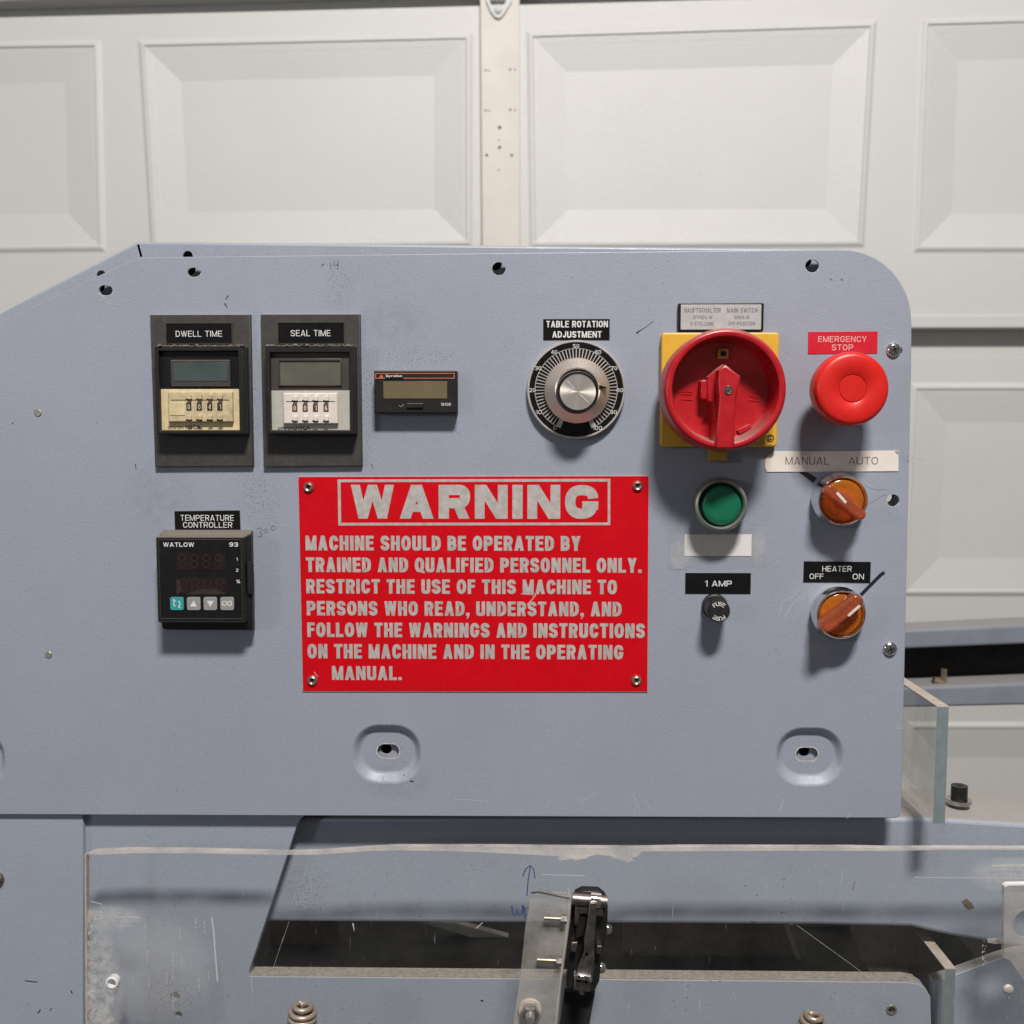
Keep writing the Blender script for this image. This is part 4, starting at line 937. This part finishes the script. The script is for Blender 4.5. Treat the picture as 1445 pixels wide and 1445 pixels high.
def selector(label, bx, by, fx, fy, h0, h1, hw, s0, s1, hh=.0245):
    t_ = thing('selector_switch', label, 'selector switch', bx, by + 38, 0, 'orange illuminated selector switches')
    c0, c1 = P(bx, by, 0), P(fx, fy, -.015); u0, u1 = mpp(), mpp(-.015)
    bm = bmesh.new(); rows = []; n = 64
    prof = [(30.0, -.0120, 1), (31.5, -.0150, 1), (33.0, -.0158, 1), (34.6, -.0152, 1), (35.4, -.0140, .9), (36.2, -.0085, .55), (38.6, -.0070, .45), (39.2, -.0050, .3), (39.2, 0, 0)]
    for r, y, k in prof:
        cx, cz = c0.x + (c1.x - c0.x) * k, c0.z + (c1.z - c0.z) * k
        rows.append([bm.verts.new((cx + r * u1 * math.cos(2 * math.pi * q / n), y, cz + r * u1 * math.sin(2 * math.pi * q / n))) for q in range(n)])
    for a, b_ in zip(rows, rows[1:]):
        for q in range(n): bm.faces.new((a[q], a[(q + 1) % n], b_[(q + 1) % n], b_[q]))
    finish(bm, 'chrome_bezel', 'chrome', t_)
    # ribbed grip of the bezel
    lathe('amber_floor', 'amberin', t_, c1.x, c1.z, [(0, -.0095), (29.8 * u1, -.0095), (29.8 * u1, -.005)], 48)
    lathe('orange_lens', 'orange', t_, c1.x, c1.z, [(0, -.0152), (22 * u1, -.0153), (27 * u1, -.0151), (29.2 * u1, -.0145), (30.0 * u1, -.0133), (30.0 * u1, -.0102), (0, -.0102)], 64)
    lathe('lens_centre', 'orangehandle', t_, c1.x, c1.z, [(0, -.0160), (11 * u1, -.0158), (12.5 * u1, -.0153), (12.5 * u1, -.0150)], 48)
    # handle bar
    a, b_ = P(*h0, -hh), P(*h1, -hh); d = Vector((b_.x - a.x, b_.z - a.z)); L = d.length; d.normalize(); nn = Vector((-d.y, d.x)); m_ = Vector(((a.x + b_.x) / 2, (a.z + b_.z) / 2))
    w = hw * mpp(-hh) / 2; pts = []
    for (sx, a0) in ((1, -90), (-1, 90)):
        for k in range(9):
            an = R(a0 + 180 * k / 8); pts.append(m_ + d * (sx * (L / 2 - w) + w * math.cos(an)) + nn * (w * math.sin(an)))
    bm = bmesh.new(); sheet(bm, [(p.x, p.y) for p in pts], [], -hh, -.0154, w * .42, steps=4)
    for v_ in bm.verts:                                         # slightly wider foot
        if v_.co.y > -.016:
            q = Vector((v_.co.x, v_.co.z)) - m_; q = q * .97; v_.co.x, v_.co.z = m_.x + q.x, m_.y + q.y
    hb_ = finish(bm, 'handle', 'orangehandle', t_, ang=40)
    marks('white_stripe', 'offwhite', hb_, [([s0, s1], 3.8)], -hh - .00012)
    return t_
selector('orange selector knob turned to the upper left under the MANUAL AUTO strip', 1182.5, 705, 1189.5, 706.5, (1166.5, 687.5), (1221, 731), 15, (1181, 695), (1194, 709.5))
selector('orange selector knob turned to the upper right under the HEATER strip', 1181.5, 864.5, 1187, 867.5, (1160, 889), (1217.5, 843.5), 20, (1197, 869), (1213.5, 854.5), .0235)
label_plate('label_strip', 'black strip lettered HEATER OFF ON above the lower orange knob', 'label', 'label', (1134, 792.5, 1228.5, 822.3),
            lines=[('HEATER', 1160.3, 798.6, 1201.7, 806.4, .005), ('OFF', 1142.3, 809.4, 1162, 817, .004), ('ON', 1203, 809.6, 1219, 817.6, .004)], rot=-.4)
# loose fibres
FB = thing('loose_thread', 'thin white fibres caught beside the upper orange selector knob', 'thread', 1230, 700, -.002)
marks('fibre', 'ltgrey', FB, [([(1219, 681), (1226, 687), (1236, 690.5), (1252, 690)], .32), ([(1224, 711), (1234, 706), (1243, 699.5), (1252, 697)], .32)], -.0003)
TT = thing('tape_shred', 'curled shred of clear tape sticking out past the right edge of the panel', 'tape', 1296, 648, -.001)
poly('shred', 'tape', TT, [(1270, 644), (1284, 640), (1300, 644), (1314, 651), (1313, 656), (1304, 657), (1290, 652), (1280, 651)], -.0008, -.0005, 0)
marks('crease', 'scratch', TT, [([(1282, 648), (1296, 653), (1313, 654)], 1.2), ([(1284, 642), (1298, 644), (1308, 648)], .9)], -.0009)

# green push button, white card under tape, fuse
GB = thing('green_button', 'round green push button in a grey metal ring below the main switch', 'push button', 1017, 750, 0)
c0, c1 = P(1014.5, 710.5, 0), P(1017.5, 712.8, -.0145); u1 = mpp(-.0145); bm = bmesh.new(); rows = []; n = 64
for r, y, k in [(31.2, -.0110, 1), (31.4, -.0145, 1), (33.2, -.0156, 1), (36.0, -.0150, 1), (37.4, -.0138, .95), (38.0, -.0070, .5), (38.0, 0, 0)]:
    cx, cz = c0.x + (c1.x - c0.x) * k, c0.z + (c1.z - c0.z) * k
    rows.append([bm.verts.new((cx + r * u1 * math.cos(2 * math.pi * q / n), y, cz + r * u1 * math.sin(2 * math.pi * q / n))) for q in range(n)])
for a, b_ in zip(rows, rows[1:]):
    for q in range(n): bm.faces.new((a[q], a[(q + 1) % n], b_[(q + 1) % n], b_[q]))
finish(bm, 'metal_ring', 'greenring', GB)
c = P(1018.5, 713.2, -.012)
lathe('black_gasket', 'black', GB, c.x, c.z, [(0, -.0105), (31.4 * u1, -.0105), (31.4 * u1, -.003)], 48)
lathe('green_lens', 'green', GB, c.x, c.z, [(0, -.0134), (20 * u1, -.01335), (26 * u1, -.0130), (27.8 * u1, -.0123), (28.3 * u1, -.0110), (28.3 * u1, -.0100)], 64, ang=60)
WC = thing('blank_card', 'blank white card under clear tape below the green push button', 'label', 1013, 784, 0)
plate('card', 'paper', WC, 966, 754.2, 1060.6, 784.6, -.0003, 0, 0, .00005)
poly('tape', 'tape', WC, [(941.5, 748), (950, 744), (1003, 746), (1078, 743.8), (1080, 770), (1083, 802), (1060, 800), (1010, 803), (943, 803), (945, 780)], -.0006, -.0004, 0)
label_plate('label_strip', 'black strip lettered 1 AMP above the small round fuse cap', 'label', 'label', (967, 808.6, 1059.4, 838), lines=[('1 AMP', 994.3, 819.3, 1032.6, 827.4, .022)])
FU = thing('fuse_holder', 'small black round fuse cap lettered FUSE twice, below the 1 AMP strip', 'fuse holder', 1008, 872, 0)
c0, c1 = P(1008, 855, 0), P(1014.5, 862.6, -.017); u1 = mpp(-.017); bm = bmesh.new(); rows = []; n = 60
for r, y, k in [(0, -.0178, 1), (14.4, -.0176, 1), (15.8, -.0168, 1), (16.2, -.0150, .9), (16.6, -.0040, .25), (18.2, -.0036, .22), (18.6, 0, 0)]:
    cx, cz = c0.x + (c1.x - c0.x) * k, c0.z + (c1.z - c0.z) * k
    rows.append([bm.verts.new((cx + r * u1 * (1 + (.025 if q % 2 and .2 < k < .95 else 0)) * math.cos(2 * math.pi * q / n), y, cz + r * u1 * math.sin(2 * math.pi * q / n))) for q in range(n)] if r else [bm.verts.new((cx, y, cz))])
for a, b_ in zip(rows, rows[1:]):
    for q in range(n):
        if len(a) == 1: bm.faces.new((a[0], b_[(q + 1) % n], b_[q]))
        else: bm.faces.new((a[q], a[(q + 1) % n], b_[(q + 1) % n], b_[q]))
finish(bm, 'cap', 'fusecap', FU)
nb = bmesh.new()
for s, a0, sg in (('FUSE', -36, 1), ('FUSE', 144, 1)):
    for i, chh in enumerate(s):
        a = a0 + i * 24; x, y = 1014.6 + 10.6 * math.sin(R(a)), 862.7 - 10.6 * math.cos(R(a))
        text_into(nb, chh, x - 2.3, y - 2.9, x + 2.3, y + 2.9, -.0181, .02, rot=-a)
finish(nb, 'lettering', 'white', FU, smooth=False, recalc=False)

# ============================================================ LOWER FOREGROUND
YA = -.022
GA = thing('clear_guard', 'scratched clear acrylic guard sheet with a cream film edge across the bottom of the picture', 'guard', 700, 1440, YA)
c = P(158, 1387, YA); c2 = P(1424, 1396, YA)
poly('acrylic_sheet', 'acrylic', GA, [(121, 1203), (250, 1201), (420, 1204), (560, 1197), (1000, 1197), (1445, 1199), (1600, 1200), (1600, 1500), (121, 1500)], YA, YA + .0035, .0002,
     holes=[circ(c.x, c.z, 8.2 * mpp(YA), 24)])
poly('film_edge', 'film', GA, [(123, 1205), (134, 1201), (190, 1199), (280, 1200), (400, 1203), (450, 1202), (520, 1197), (560, 1195), (700, 1195), (820, 1196.5), (905, 1197), (960, 1195.5), (1200, 1196), (1260, 1197.5), (1330, 1196.5), (1600, 1198),
     (1600, 1200), (1330, 1199), (1265, 1201), (1120, 1200.5), (907, 1201.5), (903, 1205), (898, 1209), (893, 1211), (896, 1214), (884, 1217), (878, 1213), (866, 1211), (860, 1207.5), (842, 1206), (832, 1208), (828, 1211.5), (812, 1214), (806, 1212), (790, 1214.5), (786, 1211), (791, 1209), (775, 1207.5), (700, 1203.5), (640, 1201), (560, 1200), (520, 1201), (450, 1206), (400, 1206.5), (280, 1204), (190, 1204), (140, 1206)],
     YA - .0004, YA + .0036, 0)
poly('left_edge', 'acedgetan', GA, [(119.5, 1206), (121.5, 1206), (123.5, 1500), (120.5, 1500)], YA - .0002, YA + .0036, 0)
strokes = [([(299, 1294), (302, 1320), (304, 1350), (307, 1385)], 2.4)]
for (x, y0, y1, w) in ((244, 1345, 1385, 1.2), (257, 1350, 1372, 1.0), (208, 1342, 1360, 1.0), (210, 1380, 1400, .9), (276, 1297, 1310, 1.2), (288, 1300, 1316, 1.0), (254, 1310, 1330, .9), (205, 1300, 1322, .9), (281, 1380, 1400, .8),
                       (270, 1362, 1372, .8), (294, 1370, 1384, .8), (188, 1376, 1392, .8), (235, 1372, 1390, .8), (244, 1400, 1425, .8), (1425, 1390, 1410, .6)):
    yy = y0
    while yy < y1:
        d_ = random.uniform(3, 8); strokes.append(([(x + random.uniform(-.6, .6), yy), (x + random.uniform(-.6, .6), min(yy + d_, y1))], w)); yy += d_ + random.uniform(1, 4)
strokes += [([(160, 1294), (198, 1295)], 1.6), ([(128, 1272), (144, 1276)], 1.2), ([(398, 1330), (408, 1300)], .3), ([(386, 1365), (400, 1322)], .3), ([(672, 1310), (681, 1302)], 1),
            ([(1125, 1306), (1200, 1360), (1232, 1384)], .35), ([(498, 1303), (500, 1314)], 2.2, .6), ([(765, 1234), (825, 1236)], 1), ([(1290, 1238), (1445, 1240)], .8), ([(1400, 1222), (1445, 1221)], 2.5), ([(760, 1258), (800, 1260)], 1)]
marks('scratches', 'scratch', GA, strokes, YA - .0002)
marks('ink_arrow', 'blueink', GA, [([(743.5, 1264), (745, 1245), (748.5, 1222)], 1.7), ([(737.5, 1237), (742, 1226), (748, 1221.5), (753, 1226), (755, 1240)], 1.7),
    ([(722, 1278), (724, 1290), (728, 1292), (730, 1281), (732, 1291), (736, 1291), (738, 1277)], 2.6), ([(739, 1279), (740, 1300), (741, 1282), (746, 1280), (746, 1290), (741, 1293)], 2.4), ([(741, 1296), (747, 1299)], 2)], YA - .00035, 'blue ink arrow with scribble')
bm = bmesh.new(); c = P(158, 1387, YA); sheet(bm, circ(c.x, c.z, 9.2 * mpp(YA), 28), [circ(c.x, c.z, 6.4 * mpp(YA), 28)], YA - .0006, YA + .0036, .0005); finish(bm, 'drilled_hole_rim', 'paper', GA)
# flaky glue along the left and right of the guard
bm = bmesh.new()
for (n_, xr, yr) in ((60, (124, 150), (1285, 1445)), (26, (126, 162), (1285, 1300)), (26, (1386, 1392), (1328, 1362))):
    for k in range(n_):
        f = random.random() ** 1.8; x = xr[0] + (xr[1] - xr[0]) * f; y = random.uniform(*yr); s = random.uniform(.8, 3.2) * (1.2 - f) * (.5 if xr[0] > 1000 else 1)
        pts = [(x + s * random.uniform(.5, 1) * math.cos(a), y + s * 1.4 * random.uniform(.5, 1) * math.sin(a)) for a in [2 * math.pi * q / 7 for q in range(7)]]
        sheet(bm, XZ(pts, YA), [], YA - .0002 - k * .0000015, YA)
o = finish(bm, 'glue_flakes', 'film', GA, smooth=False); o['kind'] = 'stuff'
poly('glue_patch', 'film', GA, [(1393, 1325), (1410, 1324), (1424, 1328), (1424, 1331), (1404, 1332), (1394, 1330)], YA - .0004, YA, 0)

# angled polycarbonate latch bracket with bolts
YL = -.050
LB = thing('latch_bracket', 'tilted cloudy plastic bracket standing at bottom centre beside the draw latch', 'bracket', 755, 1445, YL)
poly('bracket_face', 'cloudy', LB, [(750, 1259), (760, 1258.5), (804, 1268), (806, 1273), (804, 1300), (791, 1400), (782, 1500), (716, 1500), (735, 1370), (741, 1310)], YL, YL + .0024, .0004)
poly('bracket_flange', 'cloudy', LB, [(801.5, 1270), (806.5, 1273), (804.5, 1300), (791.5, 1400), (783, 1500), (778, 1500), (787, 1400), (799.5, 1300)], YL + .0025, YL + .020, .0003)
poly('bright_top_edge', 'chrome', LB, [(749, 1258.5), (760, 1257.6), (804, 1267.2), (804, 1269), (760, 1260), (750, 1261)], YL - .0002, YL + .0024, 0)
marks('bend_line', 'acedgetan', LB, [([(803.5, 1272), (801, 1302), (788.5, 1400), (780, 1480)], 1.8)], YL - .0002)
u = mpp(YL)
for (x0, x1, y) in ((768, 796, 1295.5), (758, 789, 1354.5)):
    a, b_ = P(x0, y, YL - .003), P(x1, y + 1.5, YL - .003)
    bo = rodo('bolt', 'brass', LB, a, b_, 2.6 * u, 14)
    bm = bmesh.new(); dx = (b_ - a).normalized(); rod(bm, b_ - dx * .0018, b_ + dx * .0014, 6.6 * u, 6); finish(bm, 'nut', 'steel', bo, smooth=False)
    bm = bmesh.new()
    for k in range(13):
        p = a + (b_ - a) * (k / 13); rod(bm, p, p + dx * .0003, 3.0 * u, 12)
    finish(bm, 'thread', 'brass', bo)
c = P(748, 1426, YL - .001)
hb = lathe('hex_bolt', 'matsteel', LB, c.x, c.z, [(0, YL - .0110), (5.6 * u, YL - .0108), (7.0 * u, YL - .0098), (7.0 * u, YL - .004)], 24)
lathe('nut', 'steel', hb, c.x, c.z, [(7 * u, YL - .0068), (12.0 * u, YL - .0068), (14 * u, YL - .0056), (14 * u, YL - .001)], 6, ang=20)
lathe('washer', 'acedgetan', hb, c.x, c.z, [(0, YL - .0014), (16.5 * u, YL - .0014), (17.5 * u, YL - .0008), (17.5 * u, YL)], 40)

# draw latch
DLt = thing('draw_latch', 'dark steel draw latch with chrome ring at bottom centre', 'latch', 830, 1400, YL)
YH = YL + .008
poly('backing_plate', 'socket', DLt, [(812, 1262), (822, 1257), (845, 1258), (855, 1266), (858, 1280), (857, 1318), (850, 1345), (846, 1385), (838, 1402), (800, 1397), (799, 1385), (805, 1340), (806, 1280)], YH, YH + .006, .0012)
poly('shadow_sheet', 'hole', DLt, [(797, 1400), (840, 1400), (832, 1445), (828, 1500), (784, 1500), (790, 1450)], YH + .010, YH + .014, .0004)  # near-black sheet standing in for the shadow below the latch
a, b_ = P(808, 1268, YH - .006), P(856, 1272, YH - .006); rodo('hinge_roller', 'darksteel', DLt, a, b_, 8.5 * u, 24)
a, b_ = P(833, 1269, YH - .006), P(847, 1270.5, YH - .006); rodo('chrome_ring', 'chrome', DLt, a, b_, 10.8 * u, 28)
poly('cheek', 'darksteel', DLt, [(812, 1279), (850, 1283), (852, 1294), (836, 1292), (826, 1290), (818, 1290), (816, 1306), (811, 1306)], YH - .007, YH - .001, .0006)
poly('cheek', 'darksteel', DLt, [(807, 1330), (815, 1330), (814, 1343), (805, 1343)], YH - .006, YH, .0006)
poly('cheek', 'darksteel', DLt, [(843, 1335), (849, 1335), (848, 1347), (841, 1346)], YH - .006, YH, .0006)
poly('pull_strap', 'darksteel', DLt, [(832, 1274), (842, 1274), (841, 1300), (838, 1330), (839, 1352), (836, 1384), (812, 1382), (816, 1366), (824, 1346), (825, 1325), (829, 1300)], YH - .012, YH - .0095, .0006, holes=[hole_at(827.5, 1347, 3, YH - .012, 14)])
poly('black_core', 'socket', DLt, [(816, 1290), (828, 1292), (824, 1320), (812, 1325)], YH - .005, YH, .0005)
poly('claw', 'chrome', DLt, [(810, 1377), (813, 1375), (834, 1379), (836, 1383), (834, 1388), (830, 1385), (814, 1383), (811, 1386)], YH - .0145, YH - .010, .0008)
cl = poly('claw_plate', 'darksteel', DLt, [(811, 1385), (834, 1388), (832, 1400), (825, 1400), (824, 1405), (818, 1404), (817, 1399), (810, 1397)], YH - .011, YH - .008, .0005)
for (x, y) in ((817, 1379), (828, 1380.5), (816.5, 1391), (828, 1392.5)): lathe('claw_hole', 'hole', cl, P(x, y, YH - .0148).x, P(x, y, YH - .0148).z, [(0, YH - .0149), (2 * u, YH - .0149), (2 * u, YH - .009)], 10)
screwhead('chrome_screw', DLt, 857, 1311, YH + .003, 7, 'chrome', False, .8)
screwhead('chrome_screw', DLt, 848, 1366, YH + .003, 8, 'chrome', False, .8)

# springs standing up at the bottom edge
def spring(label, px, top, rpx):
    Yr = -.040; t_ = thing('coil_spring', label, 'spring', px, 1445, Yr, 'coil springs at the bottom edge'); u = mpp(Yr)
    c = P(px, top, Yr); w = 3.9 * u; pitch = 8.6 * u; bm = bmesh.new(); prev = None; seg = 30; turns = 6
    for k in range(seg * turns + 1):
        a = 2 * math.pi * k / seg; tt = k / seg
        rr = (rpx - 4) * u * min(1, .52 + .30 * tt); z = c.z - w - pitch * max(0, tt - .35)
        ctr = Vector((c.x + rr * math.cos(a + 2), Yr + rr * math.sin(a + 2), z)); rad = Vector((math.cos(a + 2), math.sin(a + 2), 0))
        ring = [bm.verts.new(ctr + rad * (w * math.cos(2 * math.pi * q / 10)) + Vector((0, 0, w * math.sin(2 * math.pi * q / 10)))) for q in range(10)]
        if prev:
            for q in range(10): bm.faces.new((prev[q], prev[(q + 1) % 10], ring[(q + 1) % 10], ring[q]))
        else: bm.faces.new(ring)
        prev = ring
    bm.faces.new(prev)
    finish(bm, 'coil', 'springsteel', t_, ang=60)
    bm = bmesh.new(); rod(bm, c + Vector((0, 0, -.004)), c + Vector((0, 0, -.024)), (rpx - 9) * u, 24); finish(bm, 'core_rod', 'darksteel', t_)
spring('tan coil spring rising at the bottom edge left of the plastic bracket', 426, 1416, 22)
spring('tan coil spring barely rising at the bottom edge right of the draw latch', 1147, 1429, 21)

# acrylic slabs at right, end-on
def slab(label, x, top, bot, yf, yb, w, facem='slab'):
    t_ = thing('acrylic_slab', label, 'acrylic plate', x, bot, yf, 'upright acrylic plates at the right')
    a, b_ = P(x - w / 2, top, yf), P(x + w / 2, bot, yf)
    bm = bmesh.new(); sheet(bm, [(a.x, a.z), (b_.x, a.z), (b_.x, b_.z), (a.x, b_.z)], [], yf + .0004, yb, .0002); finish(bm, 'slab_body', facem, t_)
    bm = bmesh.new(); sheet(bm, [(a.x + .0002, a.z), (b_.x - .0002, a.z), (b_.x - .0002, b_.z), (a.x + .0002, b_.z)], [], yf, yf + .0003, .0001); finish(bm, 'front_edge', 'acedge', t_)
    bm = bmesh.new(); sheet(bm, [(a.x, a.z + .0006), (b_.x, a.z + .0006), (b_.x, a.z + .0001), (a.x, a.z + .0001)], [], yf, yb, .0001); finish(bm, 'top_edge', 'acedgetan', t_)
    return t_
slab('upright clear acrylic plate seen edge-on just right of the control panel', 1328, 998, 1162, -.012, .058, 12)
slab('lower dusty acrylic plate seen edge-on below the right end of the beam', 1339, 1368, 1500, -.006, .055, 11)
# right plates
RP = thing('side_plate', 'pale blue plate with sloping top edge at the lower right corner', 'side plate', 1400, 1445, .012)
poly('plate_sheet', 'frame', RP, [(1318, 1384), (1346, 1376), (1412, 1352), (1600, 1300), (1600, 1500), (1318, 1500)], .012, .020, .0006)
RB = thing('edge_bracket', 'cream smeared plastic bracket at the lower right edge of the picture', 'bracket', 1435, 1440, -.03)
poly('bracket_face', 'cloudy', RB, [(1417, 1252), (1422, 1248.5), (1600, 1246), (1600, 1420), (1470, 1420), (1445, 1385), (1425, 1356), (1416, 1352)], -.030, -.027, .0004, holes=[hole_at(1452, 1304, 22, -.030, 28)])
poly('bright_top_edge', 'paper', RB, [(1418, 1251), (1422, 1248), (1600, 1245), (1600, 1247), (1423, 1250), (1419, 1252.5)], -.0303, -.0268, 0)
gsx = thing('white_stud', 'small white domed stud on the pale plate at the lower right', 'stud', 1424, 1396, YA)
screwhead('head', gsx, 1423, 1396, YA - .0005, 7.5, 'silver', False, .5)
